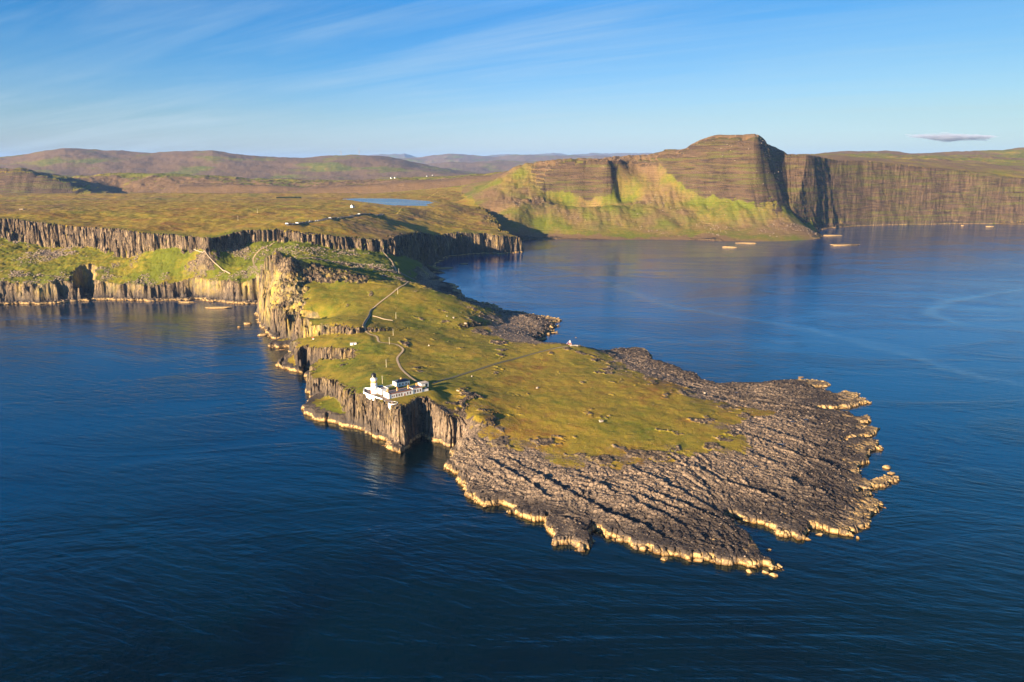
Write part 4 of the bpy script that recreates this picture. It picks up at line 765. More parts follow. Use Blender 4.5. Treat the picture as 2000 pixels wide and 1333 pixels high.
h_ = thing('garage', 'small flat roofed white outbuilding at the inland end of the lighthouse station', 'outbuilding', LP(39.5, 14), RZ)
obj('wall', lambda b: box(b, 0, 7.5, 0, 5.5, -2.5, 3.0), W_WHITE, h_)
obj('roof', lambda b: box(b, -0.3, 7.8, -0.3, 5.8, 3.0, 3.25), W_CONC, h_)
obj('door', lambda b: box(b, 4.2, 6.4, -0.06, 0.01, 0, 2.2), W_BLACK, h_)
a = thing('yard_annex', 'low white annex wall with ochre corner at the inland end of the keepers house', 'wall', LP(32.35, 0.6), RZ)
obj('wall', lambda b: (box(b, 0, 6.2, 0, 0.5, -3, 2.1), box(b, 5.7, 6.2, 0.52, 5, -3, 2.1)), W_WHITE, a)
obj('coping', lambda b: box(b, 0, 6.3, -0.1, 0.6, 2.1, 2.25), W_TRIM, a)
# terraces and their walls, seen from the sea
def wall_run(name, pts_, h, w, label, cat, m, zb=-3, cap=None):
    p0 = pts_[0]; root = thing(name, label, cat, LP(*p0), RZ)
    def f(b):
        for (xa, ya), (xb, yb) in zip(pts_[:-1], pts_[1:]):
            d = Vector((xb - xa, yb - ya)).normalized(); n = Vector((-d.y, d.x)) * w / 2
            c = [(xa - p0[0] + n.x, ya - p0[1] + n.y), (xb - p0[0] + n.x + d.x * w / 2.2, yb - p0[1] + n.y + d.y * w / 2.2), (xb - p0[0] - n.x + d.x * w / 2.2, yb - p0[1] - n.y + d.y * w / 2.2), (xa - p0[0] - n.x, ya - p0[1] - n.y)]
            lo = [b.verts.new((*q, zb)) for q in c]; hi = [b.verts.new((*q, h)) for q in c]
            b.faces.new(lo[::-1]); b.faces.new(hi)
            for i in range(4): b.faces.new((lo[i], lo[(i + 1) % 4], hi[(i + 1) % 4], hi[i]))
    obj('wall', f, m, root); return root
wall_run('upper_terrace_wall', [(-2.0, 40.5), (-8.3, 30.0), (-8.3, 22.0)], 0.9, 0.5, 'thin white terrace wall on the cliff edge left of the lighthouse tower', 'wall', W_WHITE)
wall_run('sea_terrace_wall', [(-8.3, 21.4), (-5.6, 2.0)], 0.9, 0.6, 'thick white retaining wall on the cliff edge in front of the tower', 'wall', W_WHITE, -3.4)
wall_run('lower_terrace_wall', [(-5.2, 0.8), (-4.8, -8.0)], -0.4, 0.5, 'stepped white wall leading down to the round bastion', 'wall', W_WHITE, -3.4)
wall_run('yard_wall', [(-2.5, 38), (6.5, 29.0), (22, 33)], 1.6, 0.4, 'low white yard wall behind the lighthouse tower', 'wall', W_WHITE)
d = thing('station_terrace', 'brown paved terrace between the tower and the keepers house', 'terrace', LP(-5, 2), RZ)
obj('paving', lambda b: [b.faces.new([b.verts.new(p) for p in ((0.2, -8.8, 0.06), (4.4, -8.6, 0.06), (4.4, 11, 0.06), (13, 11.2, 0.06), (13, 33, 0.06), (3.5, 37, 0.06), (-2.9, 28, 0.06), (-2.9, 19.5, 0.06))]), box(b, 0.3, 4.2, -8.6, 18, -5, 0.0)], W_DECK, d)
r = thing('round_bastion', 'small round white walled bastion at the foot of the lighthouse terrace', 'bastion', LP(-3.2, -11.6), RZ)
obj('wall', lambda b: lathe(b, [(3.9, -6), (3.9, 0.2), (3.5, 0.2), (3.5, -0.9)], 24, cap=False), W_WHITE, r)
obj('floor', lambda b: lathe(b, [(3.5, -5.5), (3.5, -0.9)], 24), W_DECK, r)
obj('hut', lambda b: box(b, -0.9, 0.9, -0.8, 0.9, -0.85, 0.9), W_DECK, r)

# ---------------------------------------------------------------- small things on the headland
def strip(name, pts_, w, m, lift=0.22, kind='structure', side=0.0, label=None, cat=None, prof=None):
    P = [Vector(p) for p in pts_]
    # smooth and resample the line
    for _ in range(2): P = [P[0]] + [q for a_, b_ in zip(P[:-1], P[1:]) for q in (a_ * 0.75 + b_ * 0.25, a_ * 0.25 + b_ * 0.75)] + [P[-1]]
    Q = [P[0]]
    for a_, b_ in zip(P[:-1], P[1:]):
        n = max(1, int((b_ - a_).length / 2.0))
        for i in range(n): Q.append(a_.lerp(b_, (i + 1) / n))
    Q = [q for i, q in enumerate(Q) if i == 0 or (q - Q[i - 1]).length > 0.3]
    cols = prof or [(-w / 2, 0), (0, 0.05), (w / 2, 0)]
    V = []
    for i, q in enumerate(Q):
        dr = (Q[min(i + 1, len(Q) - 1)] - Q[max(i - 1, 0)]).normalized(); n = Vector((-dr.y, dr.x))
        for c, hgt in cols: V.append((q.x + n.x * (c + side), q.y + n.y * (c + side), hgt))
    V = np.array(V); g, _ = terrain(V[:, 0], V[:, 1]); k_ = len(cols); g = g.reshape(-1, k_); mid = np.repeat(g.max(1), k_)
    for _ in range(2):
        m2 = mid.reshape(-1, k_)[:, 0]; m2 = np.convolve(np.pad(m2, 1, 'edge'), [.25, .5, .25], 'valid'); mid = np.repeat(np.maximum(m2, g.max(1) - 0.1), k_)
    V[:, 2] += mid + lift
    n_ = len(Q); Fc = [(i * k_ + j, i * k_ + j + 1, (i + 1) * k_ + j + 1, (i + 1) * k_ + j) for i in range(n_ - 1) for j in range(k_ - 1)]
    o = mesh_from(name, V, [f[::-1] for f in Fc], m, smooth=False, kind=kind if not label else None)
    if label: tag(o, label, cat)
    return o
for nm, (w_, pl_) in PATHS.items():
    if nm == 'landing_track':
        strip(nm, pl_, w_, W_TRACK, lift=0.15)
        strip('track_bank', pl_, 1.0, W_STONE, lift=0.1, side=-2.0, prof=[(-0.5, -0.3), (-0.2, 0.45), (0.2, 0.45), (0.5, -0.3)], label='low stone bank beside the straight landing track', cat='stone bank')
    else: strip(nm.replace('lighthouse_path', 'path').replace('slope_path', 'path').replace('cliff_path', 'path'), pl_, w_, W_PATH, lift=0.2)
WP = [(-0.45, -0.6), (-0.3, 1.1), (0.3, 1.1), (0.45, -0.6)]
strip('path_wall', [on_ground(*p, False)[:2] for p in ((732,601),(722,607),(720,618),(711,631),(708,638),(710,645))], 1, W_STONE, prof=WP, lift=0, label='low stone kerb wall along the bend of the headland path', cat='stone wall')
def cut(l): return [on_ground(*p, False)[:2] for p in l]
strip('field_wall', cut(((379,489),(392,494),(404,501),(415,510),(428,521),(440,530),(450,536))), 1, W_STONE, prof=[(-0.6, -0.6), (-0.35, 1.3), (0.35, 1.3), (0.6, -0.6)], lift=0, label='pale drystone wall running down the grass slope under the left cliffs', cat='stone wall')
strip('old_dyke', cut(((728,618),(740,621),(752,625),(767,627))), 1, W_STONE, prof=WP, lift=-0.2, label='short ruined stone dyke right of the path bend', cat='stone wall')

def pole(px, py, h, label):
    x, y, z = on_ground(px, py)
    t = thing('telegraph_pole', label, 'pole', (x, y, z), 0.6, 'wooden poles of the power line')
    obj('post', lambda b: lathe(b, [(0.24, -0.6), (0.17, h)], 8), W_POLE, t)
    obj('crossarm', lambda b: box(b, -0.9, 0.9, -0.3, -0.17, h - 0.7, h - 0.5), W_POLE, t)
pole(747, 750, 7.5, 'wooden pole on the grass just right of the lighthouse dome')
pole(754.5, 718, 8, 'tall pale pole on the turf left of the curving path')
pole(760.5, 673, 8, 'wooden pole at the upper end of the second path')
pole(768, 656, 8, 'wooden pole just right of the path notch below the grass ridge')
pole(773.5, 623, 8, 'wooden pole on the hillside right of the old dyke')
pole(777, 575, 8, 'wooden pole below the top of the headland path')
pole(779, 534, 8, 'wooden pole on the saddle by the dark bay')
pole(465, 432, 10, 'dark pole standing on the moor left of the parked cars')
pole(503, 417, 10, 'small far pole on the moor beyond the parked cars')

x, y, z = on_ground(690, 673.5); t = thing('signal_shed', 'small white shed with a long shadow on the grassy cliff shelf', 'shed', (x, y, z), R(15))
obj('wall', lambda b: box(b, -3.2, 3.2, -1.5, 1.5, -1, 2.0), W_WHITE, t); obj('roof', lambda b: box(b, -3.4, 3.4, -1.7, 1.7, 2.0, 2.2), W_CONC, t); obj('door', lambda b: box(b, -0.5, 0.5, -1.56, -1.49, 0, 1.8), W_BLACK, t)
x, y, z = on_ground(612, 663); t = thing('fog_signal', 'tiny red fog horn at the tip of the cliff shelf', 'fog horn', (x, y, z), R(200))
obj('base', lambda b: box(b, -0.9, 0.9, -0.9, 0.9, -0.6, 0.8), W_WHITE, t); obj('horn', lambda b: (tube(b, (0, 0, 0.8), (0, 0, 2.0), 0.3, 8), tube(b, (0, 0, 2.0), (1.6, 0, 2.2), 0.55, 8)), W_RED, t)
# derrick crane on the landing
x, y, z = on_ground(1113, 674); t = thing('derrick_crane', 'red and white lattice derrick crane on the grass edge above the sea', 'crane', (x, y, z), R(6)); t.scale = (0.82, 0.82, 0.82)
W_PINK = mat('faded_pink_paint', (0.75, 0.45, 0.45), 0.6)
obj('plinth', lambda b: box(b, -2.4, 2.4, -1.6, 1.6, -1.0, 0.7), W_CONC, t)
obj('mast', lambda b: (tube(b, (-0.4, -0.4, 0.7), (-0.1, 0, 6.6), 0.24), tube(b, (0.4, -0.4, 0.7), (0.1, 0, 6.6), 0.24), tube(b, (0, 0.6, 0.7), (0, 0.1, 6.6), 0.24), [tube(b, (-0.4, -0.35, zz), (0.4, -0.3, zz + 0.9), 0.12) for zz in (1.2, 2.2, 3.2, 4.2)]), W_WHITE, t)
obj('jib', lambda b: (tube(b, (0, 0, 6.4), (-5.0, 0.2, 1.0), 0.2), tube(b, (0, 0.5, 6.0), (-5.0, 0.2, 1.0), 0.16), [tube(b, (-i, 0, 6.4 - i * 1.08), (-i - 0.5, 0.4, 5.6 - i * 1.08), 0.1) for i in range(5)]), W_PINK, t)
obj('backstay', lambda b: (tube(b, (0.1, 0, 6.4), (2.6, 0.8, 0.4), 0.14), tube(b, (0.1, 0, 6.4), (2.6, -0.8, 0.4), 0.14)), W_PINK, t)
obj('winch_house', lambda b: (box(b, -1.3, 1.1, -0.9, 0.9, 0.7, 2.9)), W_RED, t)
x, y, z = on_ground(1121, 675.5); t = tag(obj('landing_slab', lambda b: box(b, -4.5, 4.5, -1.6, 1.6, -0.8, 0.5), W_CONC), 'pale concrete slab right of the derrick crane', 'concrete slab'); t.location = (x, y, z); t.rotation_euler = (0, 0, R(8))

# single boulders, each shaped on its own
W_BOUL = mat('pale_boulder', (0.31, 0.25, 0.19), 0.95, var=0.35, scale=1.2, bump=0.8)
W_BLOCKS = mat('grey_stone', (0.20, 0.15, 0.11), 0.95, var=0.4, scale=0.8, bump=0.9)
def rock_obj(name, loc, size, seed, m, label, cat, rz=0.0, group=None, sub=3):
    rnd = random.Random(seed)
    bm = bmesh.new(); bmesh.ops.create_icosphere(bm, subdivisions=sub, radius=1)
    pl = [(Vector((rnd.gauss(0, 1), rnd.gauss(0, 1), rnd.gauss(0, 0.8))).normalized(), rnd.uniform(0.55, 0.85)) for _ in range(11)]
    for v in bm.verts:
        c = v.co.copy()
        for n_, d_ in pl:
            k_ = c.dot(n_)
            if k_ > d_: c -= n_ * (k_ - d_)
        v.co = c
    co = np.array([v.co[:] for v in bm.verts]); S = max(size)
    nz = fbm(co[:, 0] * S + seed * 7, co[:, 1] * S + co[:, 2] * S * 1.3, 2.6, 3, seed) * 0.16 * min(1, 3.0 / S + 0.35)
    for v, k_ in zip(bm.verts, nz): v.co = Vector((v.co.x * size[0], v.co.y * size[1], v.co.z * size[2])) * (1 + float(k_))
    me = bpy.data.meshes.new(name); bm.to_mesh(me); bm.free(); me.materials.append(m)
    o = bpy.data.objects.new(name, me); C.objects.link(o); o.location = loc; o.rotation_euler = (0, 0, rz); tag(o, label, cat, group); return o
for i, (px, py, s_, lb) in enumerate(((1173.5, 824.5, (2.3, 1.7, 1.5), 'large pale boulder alone on the ochre turf in the middle of the headland'),
    (1050, 759, (2.0, 1.4, 1.1), 'pale boulder on green turf below the landing track'), (922, 736, (1.6, 1.0, .8), 'flat pale boulder beside the landing track'),
    (886, 622, (2.8, 1.5, 1.4), 'large squarish block on the turf near the right shore of the neck'), (909, 633, (2.6, 1.5, 1.2), 'white squarish block, right one of two near the shore of the neck'),
    (873, 618.5, (1.2, .9, .8), 'small pale block left of the two squarish blocks'), (1376, 769, (1.6, 1.2, 1.0), 'pale rock at the right end of the grass near the rocky platform'),
    (838, 676, (1.4, 1.1, 1), 'pale boulder on the turf between the second path and the landing'), (895, 764, (2.4, 1.3, .9), 'pale outcrop boulder right of the station shadow'))):
    x, y, z = on_ground(px, py); rock_obj('boulder', (x, y, z + s_[2] * 0.35), s_, 40 + i, W_BOUL, lb, 'boulder', rz=i * 0.7)

def skerry_material():
    m = bpy.data.materials.new('sea_rock'); m.use_nodes = True; nt = m.node_tree; b = nt.nodes['Principled BSDF']; g = G(nt)
    geo = N(nt, 'ShaderNodeNewGeometry'); P = geo.outputs['Position']; sep = N(nt, 'ShaderNodeSeparateXYZ'); L(nt, P, sep.inputs[0])
    nf = g.noise(P, 0.6, 5, 0.7)
    c = g.mix(g.mr(nf, 0.3, 0.7), (0.20, 0.12, 0.045), (0.52, 0.37, 0.18))
    c = g.mix(g.mr(g.m('ADD', sep.outputs[2], g.m('MULTIPLY', nf, 2.0)), 3.4, 4.2), c, (0.06, 0.048, 0.042))
    c = g.mix(g.mr(sep.outputs[2], 0.1, 0.8, 0.9, 0.0), c, (0.13, 0.055, 0.012))
    L(nt, c, b.inputs['Base Color']); b.inputs['Roughness'].default_value = 0.9; b.inputs['Specular IOR Level'].default_value = 0.15
    bp = N(nt, 'ShaderNodeBump'); bp.inputs['Strength'].default_value = 0.8; L(nt, nf, bp.inputs['Height']); L(nt, bp.outputs[0], b.inputs['Normal']); return m
M_SK = skerry_material()
for i, (px, py, s_, rz_, lb) in enumerate((
    (1463, 1118, (2.0, 1.6, 1.8), 0.2, 'small gold rock standing off the southern tip of the rock platform, left of two'),
    (1494, 1119, (2.6, 1.5, 1.3), 2.6, 'low gold rock just off the southern tip of the platform'),
    (1511, 1125, (2.6, 1.7, 1.4), 2.7, 'outermost gold rock beyond the southern tip of the platform'),
    (1296, 1093, (3.2, 2.2, 1.6), 0.3, 'brown tide rock against the middle of the southern shore'), (1365, 1096, (3.6, 1.8, 1.3), 0.1, 'flat brown tide rock with white foam by the southern shore'),
    (1501, 1075, (2.2, 1.2, 1.0), 2.9, 'small rock at the mouth of the narrow inlet'), (1601, 1045, (2.4, 1.4, 1.1), 2.9, 'small rock off the shore right of the narrow inlet'),
    (1577, 1054, (2.8, 1.5, 1.0), 2.8, 'low tide rock under the gold shore right of the inlet'),
    (1731, 914, (4.2, 3.0, 1.6), 0.6, 'orange tide rock, left of the outer cluster off the eastern point'), (1741, 926, (3.2, 2.4, 1.2), 0.4, 'orange tide rock in the middle of the outer eastern cluster'),
    (1748, 934, (4.6, 2.6, 1.5), 0.2, 'outermost orange rock off the eastern point'), (1720, 880, (2.0, 1.2, .7), 0, 'tiny tide rock off the eastern shore above the orange cluster'),
    (1645, 798, (5.0, 2.2, .9), 0.3, 'low brown rock in the channel below the eastern finger'), (1565, 737.5, (4.0, 1.6, .7), 0, 'thin dark reef just off the northern finger'),
    (484, 634, (8, 3.5, 3.2), 0.2, 'gold rock in the sea left of the foot of the tall stack'), (467, 640, (2.6, 2, 1.8), 0.2, 'tiny rock farthest left off the tall stack'),
    (514, 656, (7, 3.5, 3.2), 0.5, 'curved gold rock at the foot of the fluted buttress'), (549, 713, (6.5, 4, 3.2), 0.6, 'gold rock at the foot of the cliff shelf'),
    (550, 683.5, (4, 2, .8), 0, 'pair of low white rocks awash below the tall stack'), (365, 591.5, (18, 4, 2.2), 0, 'long low gold ledge off the left cliffs'), (424, 602.5, (25, 5, 2.6), 0.12, 'long narrow gold reef left of the tall stack'),
    (775, 876, (9, 5.5, 3.2), 2.8, 'gold rock shelf below the cleft of the lighthouse cliff'),
    (1649, 479.5, (44, 16, 4.6), 0.05, 'flat pale islet off the nose of the great headland'), (1424, 484, (20, 6, 3.0), 2.9, 'small flat islet off the green shore of the bay'), (1455, 476, (42, 7, 3.0), 3.0, 'long pale ledge at the foot of the green bay slope'),
    (1626, 461, (36, 9, 3.4), 0.0, 'long pale ledge behind the nose of the great headland'), (1933, 443.5, (15, 7, 4), 0, 'pale rock off the foot of the far right cliffs'), (1880, 441.5, (6, 4, 3), 0, 'tiny pale rock beside the far right cliff shore'),
    (905, 516.5, (11, 5, 2.4), 0.1, 'small gold reef in the dark cove'), (868, 525, (26, 8, 3.6), 0.1, 'long gold reef at the edge of the cliff shadow in the cove'), (1083, 651, (8, 3, 1.5), 0, 'low rock finger off the northern rock shore'), (1125, 660, (1.5, 1, .6), 0, 'tiny dark rock left of the crane, out in the bay'))):
    x, y, z = PH(px, py, 0); rock_obj('sea_rock', (x, y, s_[2] * 0.12), s_, 100 + i, M_SK, lb, 'rock', rz_, sub=4)

W_POOL = M_SEA
for i, (px, py, w_, d_) in enumerate(((1527, 868, 7, 3.2), (1574, 820, 5, 2.2), (1548, 824, 8, 1.4), (1474, 911, 6, 2.4), (1450, 914, 5, 2.2), (1511, 881, 4, 2), (1513, 990, 6, 3.5), (1345, 909, 4, 2), (1438, 767, 4, 1.6))):
    x, y, z = on_ground(px, py, False); g_, _ = terrain(np.array([x]), np.array([y]))
    vv = [(x + w_ * math.cos(a_) * (0.7 + 0.3 * math.sin(3 * a_ + i)) * 0.5, y + d_ * math.sin(a_) * (0.8 + 0.25 * math.cos(2 * a_ + i)) * 0.75, z + 0.12) for a_ in np.linspace(0, math.tau, 18)[:-1]]
    mesh_from('rock_pool', vv, [list(range(17))], W_POOL, smooth=False)

# loose stones: far too many to count
def scatter(name, weight, n, smin, smax, m, seed, label, cat, flat=0.7):
    rg = np.random.default_rng(seed); w = weight.ravel(); w = w * (LY.ravel() / 700) ** 2; p = w / w.sum()
    idx = rg.choice(len(p), n, p=p); sz = smin + (smax - smin) * rg.random(n) ** 3
    sz = sz * np.clip(LY.ravel()[idx] / 900, 0.8, 1.8)
    bm = bmesh.new(); bmesh.ops.create_icosphere(bm, subdivisions=1, radius=1); bv = np.array([v.co[:] for v in bm.verts]); bf = np.array([[v.index for v in f.verts] for f in bm.faces]); bm.free()
    V = bv[None] * (1 + rg.uniform(-0.32, 0.32, (n, len(bv), 1))) * (sz[:, None, None] * np.stack([rg.uniform(.6, 1.3, n), rg.uniform(.6, 1.3, n), rg.uniform(.45, .95, n) * flat], 1)[:, None, :])
    a_ = rg.uniform(0, 6.28, n); ca, sa_ = np.cos(a_)[:, None], np.sin(a_)[:, None]
    X = V[..., 0] * ca - V[..., 1] * sa_; Y = V[..., 0] * sa_ + V[..., 1] * ca
    bx = LX.ravel()[idx] + rg.uniform(-0.5, 0.5, n); by = LY.ravel()[idx] + rg.uniform(-0.5, 0.5, n)
    V = np.stack([X + bx[:, None], Y + by[:, None], V[..., 2] + (LZ.ravel()[idx] + sz * 0.15)[:, None]], -1)
    Fc = bf[None] + (np.arange(n) * len(bv))[:, None, None]
    o = mesh_from(name, V.reshape(-1, 3), Fc.reshape(-1, 3), m, smooth=False, kind='stuff'); tag(o, label, cat); return o
land_ok = (LK['dc'] > 2) & (LZ > 0.5)
scatter('talus', np.where(land_ok & (LY < 1800) & (LY > 1150) & (LK['tal'] > 0), LSCREE ** 1.5, 0) * (LSLOPE < 1.2), 9000, 0.4, 1.5, W_BLOCKS, 1, 'pinkish grey boulder scree on the green slopes under the long cliff', 'scree')
scatter('headland_stones', np.where(land_ok & (LY < 1330) & (LK['gr'] > -4), 0.02 + LSCREE * 0.8 + LK['kn'] * 1.2, 0) * (LSLOPE < 1.0) * (LK['pd'] > 2.5) * (LK['lh'] > 0.5), 2000, 0.18, 0.6, W_BLOCKS, 2, 'small pale stones strewn over the turf of the headland', 'stones')
scatter('platform_blocks', np.where(land_ok & (LY < 1330), LK['plat'], 0) * (LSLOPE < 1.2), 6000, 0.25, 1.0, W_BLOCKS, 3, 'loose grey blocks lying on the bare rock platform', 'blocks')
scatter('tide_blocks', np.where((LK['dc'] > -2.5) & (LK['dc'] < 3) & (LZ > -1.5) & (LZ < 2.5) & (LY < 1300), 1.0, 0), 2600, 0.6, 1.9, M_SK, 4, 'gold tide worn blocks along the waterline of the headland', 'blocks')
scatter('bay_boulders', np.where(land_ok & (LY > 2150) & (LY < 2900) & (LX > 0) & (LZ > 8) & (LK['db'] < 0), LSCREE + 0.02, 0), 1500, 0.5, 1.5, W_BLOCKS, 5, 'boulders scattered on the green slopes round the far bay', 'scree')

# ---------------------------------------------------------------- cars, cottage, masts, hedge
def car_proto(m, kind='car'):
    L_, H_ = (4.4, 1.45) if kind == 'car' else (6.2, 2.9)
    t = bpy.data.objects.new('parked_car' if kind == 'car' else 'camper_van', None); C.objects.link(t)
    W_ = 1.8 if kind == 'car' else 2.2
    def body(b):
        if kind == 'car':
            pr = [(-2.2, .35), (-2.2, .85), (-1.9, .95), (-1.35, .98), (-0.75, 1.42), (0.95, 1.42), (1.6, .95), (2.1, .85), (2.2, .6), (2.2, .35)]
        else: pr = [(-3.1, .4), (-3.1, 2.8), (1.4, 2.85), (1.9, 2.5), (2.3, 1.5), (3.0, 1.3), (3.1, .9), (3.1, .4)]
        A_ = [[b.verts.new((x_, s_ * W_ / 2, z_)) for x_, z_ in pr] for s_ in (-1, 1)]
        b.faces.new(A_[0]); b.faces.new(A_[1][::-1])
        for i in range(len(pr)): b.faces.new((A_[0][i], A_[1][i], A_[1][(i + 1) % len(pr)], A_[0][(i + 1) % len(pr)]))
    obj('body', body, m, t)
    if kind == 'car': [obj('side_window', lambda b: box(b, -0.75, 0.9, s_ * W_ / 2 - .02, s_ * W_ / 2 + .02, .98, 1.3), W_GLASS, t) for s_ in (-1, 1)]; obj('windscreen', lambda b: tube(b, (-1.1, -0.7, 1.2), (-1.1, 0.7, 1.2), 0.16, 4), W_GLASS, t)
    else: obj('windscreen', lambda b: tube(b, (2.15, -0.9, 1.95), (2.15, 0.9, 1.95), 0.4, 4), W_GLASS, t)
    for sx in (-1, 1):
        for sy in (-1, 1): obj('wheel', lambda b: tube(b, (sx * L_ * .3, sy * (W_ / 2 - .12), .33), (sx * L_ * .3, sy * (W_ / 2 + .04), .33), .33, 12), W_TYRE, t)
    return t
CM = {k_: mat('car_paint_' + k_, c_, 0.3, spec=0.6, var=0.03) for k_, c_ in dict(white=(.6, .6, .6), dark=(.02, .022, .03), silver=(.45, .47, .5), blue=(.03, .12, .45), orange=(.75, .18, .04)).items()}
protos = {}
CARS = [(560.5, 438.5, 'white', 'van', 'white camper van at the left end of the line of vehicles on the clifftop'), (565.5, 438.3, 'blue', 'car', 'blue car beside the leftmost white camper van'),
 (573, 437.5, 'silver', 'car', 'pale car just right of the leftmost camper van'), (580.5, 434.8, 'white', 'van', 'white camper van, second from the left end of the line'), (586.5, 435, 'dark', 'car', 'dark car touching the second white camper van'), (592, 434, 'dark', 'car', 'dark car a little right of the second camper van'),
 (599, 432.7, 'dark', 'car', 'dark car left of the single white car'), (605.5, 431.7, 'white', 'car', 'white car between dark cars left of the middle of the line'), (610.5, 430.8, 'dark', 'car', 'dark car right of the single white car'),
 (617, 429.8, 'silver', 'car', 'silver car, left of a bright pair near the middle of the line'), (621.5, 429.2, 'white', 'car', 'white car, right of a bright pair near the middle of the line'), (635, 428.7, 'dark', 'car', 'dark car left of the middle camper van'),
 (644.5, 427, 'white', 'van', 'white camper van in the middle of the line of vehicles'), (650, 426.3, 'silver', 'car', 'grey car just right of the middle camper van'), (655.5, 425.9, 'dark', 'car', 'dark car right of the grey car'), (660.5, 425, 'silver', 'car', 'silver car with dark cars on both sides'),
 (666.5, 424.4, 'dark', 'car', 'dark car right of the silver car'), (672, 423.8, 'dark', 'car', 'dark car ending the middle group'), (701.5, 418.8, 'white', 'van', 'white van at the start of the right hand group'), (706.5, 418.7, 'orange', 'car', 'orange car beside the white van on the right'),
 (711.6, 418.4, 'dark', 'car', 'dark car right of the orange car'), (720.4, 417.8, 'silver', 'car', 'pale car at the right end of the line of vehicles')]
ROAD = [(556, 440), (575, 438.6), (600, 433.8), (640, 429), (672, 425), (700, 420.6), (722, 419.2), (745, 418.4)]
RD = [on_ground(*p, False)[:2] for p in ROAD]
strip('road', RD, 9, W_ASPH, lift=0.35)
strip('road_verge', RD, 1.0, W_CONC, lift=0.3, side=-6, prof=[(-0.5, 0), (-0.4, 0.5), (0.4, 0.5), (0.5, 0)])
rdx = np.array(RD)
for px, py, colr, kd, lb in CARS:
    key = (colr, kd)
    if key not in protos: protos[key] = car_proto(CM[colr], kd); c = protos[key]
    else: c = copy_tree(protos[key])
    x = np.interp(px, [p[0] for p in ROAD], rdx[:, 0]); y = np.interp(px, [p[0] for p in ROAD], rdx[:, 1])
    c.location = (x, y, hz(x, y) + 0.42); c.rotation_euler = (0, 0, R(random.uniform(-15, 15) + (10 if kd == 'van' else 60)))
    tag(c, lb, 'camper van' if kd == 'van' else 'car', 'vehicles parked along the clifftop road')

def cottage(px, py, L_, W_, H_, rz, label, far=False, m=None):
    x, y, z = on_ground(px, py, True, far); t = thing('cottage', label, 'cottage', (x, y, z - 0.3), rz)
    obj('wall', lambda b: (box(b, -L_ / 2, L_ / 2, -W_ / 2, W_ / 2, -1.5, H_), gable(b, -L_ / 2 + .01, L_ / 2 - .01, -W_ / 2, W_ / 2, H_ + .001, H_ + W_ * .42)), W_WHITE, t)
    rf = obj('roof', lambda b: [b.faces.new([b.verts.new(p) for p in q]) for q in (((-L_ / 2, -W_ / 2 - .3, H_ - .15), (L_ / 2, -W_ / 2 - .3, H_ - .15), (L_ / 2, 0, H_ + W_ * .45), (-L_ / 2, 0, H_ + W_ * .45)), ((-L_ / 2, W_ / 2 + .3, H_ - .15), (L_ / 2, W_ / 2 + .3, H_ - .15), (L_ / 2, 0, H_ + W_ * .45), (-L_ / 2, 0, H_ + W_ * .45)))], W_SLATE, t)
    obj('chimney', lambda b: box(b, -L_ / 2 + .3, -L_ / 2 + 1.2, -.5, .5, H_ + W_ * .3, H_ + W_ * .6), W_CONC, rf)
    obj('door', lambda b: box(b, -.5, .5, -W_ / 2 - .05, -W_ / 2 + .01, 0, 2), W_BLACK, t)
    for xx in (-L_ / 4, L_ / 4): obj('window', lambda b: box(b, xx - .5, xx + .5, -W_ / 2 - .05, -W_ / 2 + .01, 1, 2.2), W_GLASS, t)
cottage(688.5, 405.5, 9, 7, 4, R(65), 'lone white cottage on the moor in front of the small loch')
x0c = [(765, 349, 'white farmhouse on the far hillside beyond the loch, left of three', 11), (772, 348.5, 'small white barn beside the far farmhouse', 8), (834, 345, 'far white house near the right end of the hillside crofts', 9), (845, 343.5, 'farthest white house at the right end of the hillside crofts', 9)]
for px, py, lb, l_ in x0c: cottage(px, py, l_, 7, 3.5, R(40), lb, True)
x, y, z = on_ground(42, 410); t = thing('ruined_hut', 'small dark ruined hut alone on the far left moor', 'ruin', (x, y, z), 0.3)
obj('wall', lambda b: (box(b, -4, 4, -2.5, -1.9, -1, 2.4), box(b, -4, -3.4, -1.9, 2.5, -1, 3.4), box(b, 3.4, 4, -1.9, 2.5, -1, 3.0), box(b, -3.4, 3.4, 1.9, 2.5, -1, 2.0)), W_STONE, t)
for px, h_, lb in ((669, 95, 'short pale radio mast on the far skyline'), (704, 125, 'tall radio mast on the far skyline, right of the short one')):
    Y0 = 8550; x = (px - 1000) / F / 1.0185 * Y0; z = float(terrain(np.array([x]), np.array([float(Y0)]))[0][0]); t = thing('radio_mast', lb, 'mast', (x, Y0, z))
    obj('lattice', lambda b: (tube(b, (-3, 0, -8), (0, 0, h_ * .5), 0.9), tube(b, (3, 0, -8), (0, 0, h_ * .5), 0.9)), W_STONE, t); obj('antenna', lambda b: tube(b, (0, 0, h_ * .15), (0, 0, h_ * .62), 0.9), W_STONE, t)
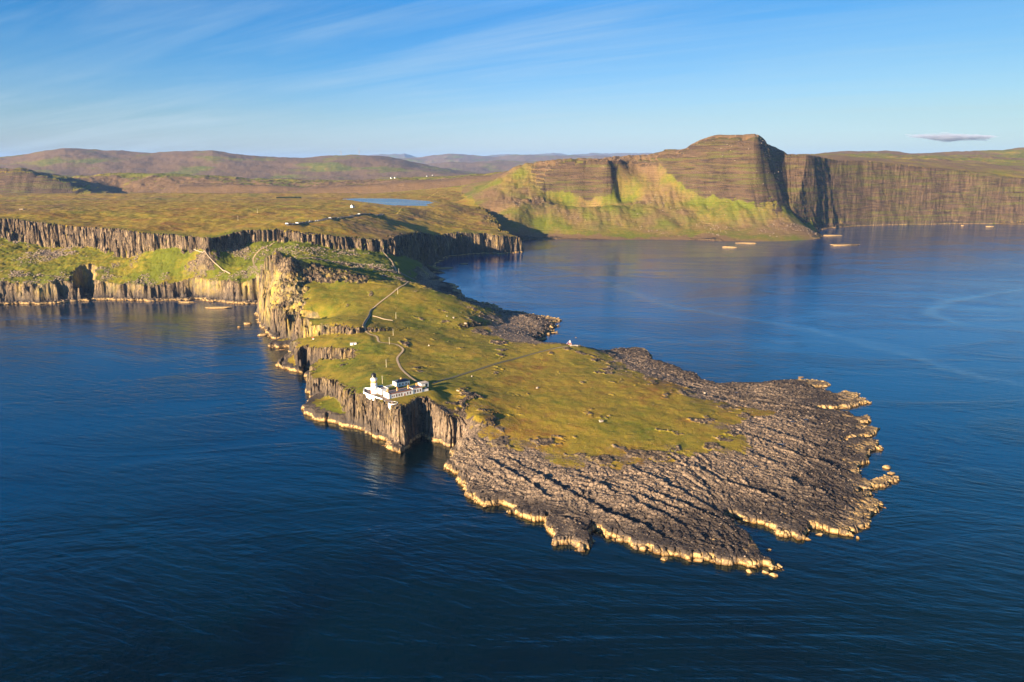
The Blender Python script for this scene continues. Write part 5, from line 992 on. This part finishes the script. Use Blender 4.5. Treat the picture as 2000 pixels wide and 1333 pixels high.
# hedge of low bushes by the green field
W_BUSH = mat('bush_leaves', (0.03, 0.04, 0.012), 0.95, var=0.4)
hx = [on_ground(px, 387.5, False) for px in np.linspace(541, 588, 12)]
def hedge(b):
    rg = random.Random(5)
    for (xa, ya, za), (xb, yb, zb) in zip(hx[:-1], hx[1:]):
        for k_ in range(14):
            f_ = rg.random(); c_ = Vector((xa + (xb - xa) * f_, ya + (yb - ya) * f_ + rg.uniform(-4, 4), za + (zb - za) * f_))
            for q in range(7):
                o_ = c_ + Vector((rg.uniform(-2, 2), rg.uniform(-2, 2), rg.uniform(0, 4.2))); s_ = rg.uniform(.6, 1.3); n_ = Vector((rg.gauss(0, 1), rg.gauss(0, 1), rg.gauss(0, 1))).normalized(); a_ = n_.orthogonal() * s_; b_ = n_.cross(a_)
                b.faces.new([b.verts.new(o_ + p) for p in (a_ + b_, a_ - b_, -a_ - b_, -a_ + b_)])
h_ = obj('hedge', hedge, W_BUSH); tag(h_, 'dark line of bushes at the edge of the far green field', 'hedge', kind='stuff')

# ---------------------------------------------------------------- the small cloud low over the right horizon
def cloud():
    Yc = 15000.0; xl, _, zl = PY(1748, 270, Yc); xr = PY(1992, 270, Yc)[0]; zt = PY(1850, 256, Yc)[2]; zb_ = PY(1850, 281, Yc)[2]
    cx_, cz_ = (xl + xr) / 2, (zt + zb_) / 2; sx_, sz_ = (xr - xl) / 2, (zt - zb_) / 2
    bm = bmesh.new(); bmesh.ops.create_icosphere(bm, subdivisions=3, radius=1); me = bpy.data.meshes.new('cloud'); bm.to_mesh(me); bm.free()
    o = bpy.data.objects.new('cloud', me); C.objects.link(o); o.location = (cx_, Yc, cz_); o.scale = (sx_ * 1.3, 500, sz_ * 0.85); o.rotation_euler = (0, R(1.0), 0)
    m = bpy.data.materials.new('cloud_vapour'); m.use_nodes = True; nt = m.node_tree; nt.nodes.clear(); g = G(nt)
    out = N(nt, 'ShaderNodeOutputMaterial'); v = N(nt, 'ShaderNodeVolumePrincipled'); tc = N(nt, 'ShaderNodeTexCoord'); P = tc.outputs['Object']
    ln_ = N(nt, 'ShaderNodeVectorMath', operation='LENGTH'); L(nt, P, ln_.inputs[0])
    n_ = g.noise(P, 1.0, 5, 0.65, 0.4, (4.5, 1.5, 1.6)); sp = N(nt, 'ShaderNodeSeparateXYZ'); L(nt, P, sp.inputs[0])
    mid = g.m('MULTIPLY', g.m('ABSOLUTE', g.m('ADD', sp.outputs[0], 0.15)), 0.55)
    d_ = g.m('SUBTRACT', g.m('ADD', g.m('MULTIPLY', n_, 1.9), -0.18), g.m('ADD', g.m('MULTIPLY', ln_.outputs['Value'], 0.95), mid)); d_ = g.mr(d_, 0.0, 0.45, 0.0, 0.009)
    L(nt, d_, v.inputs['Density']); v.inputs['Color'].default_value = (0.62, 0.70, 0.90, 1); v.inputs['Anisotropy'].default_value = 0.0
    L(nt, v.outputs[0], out.inputs['Volume']); me.materials.append(m); tag(o, 'small flat grey cloud low over the moor at the right', 'cloud')
cloud()
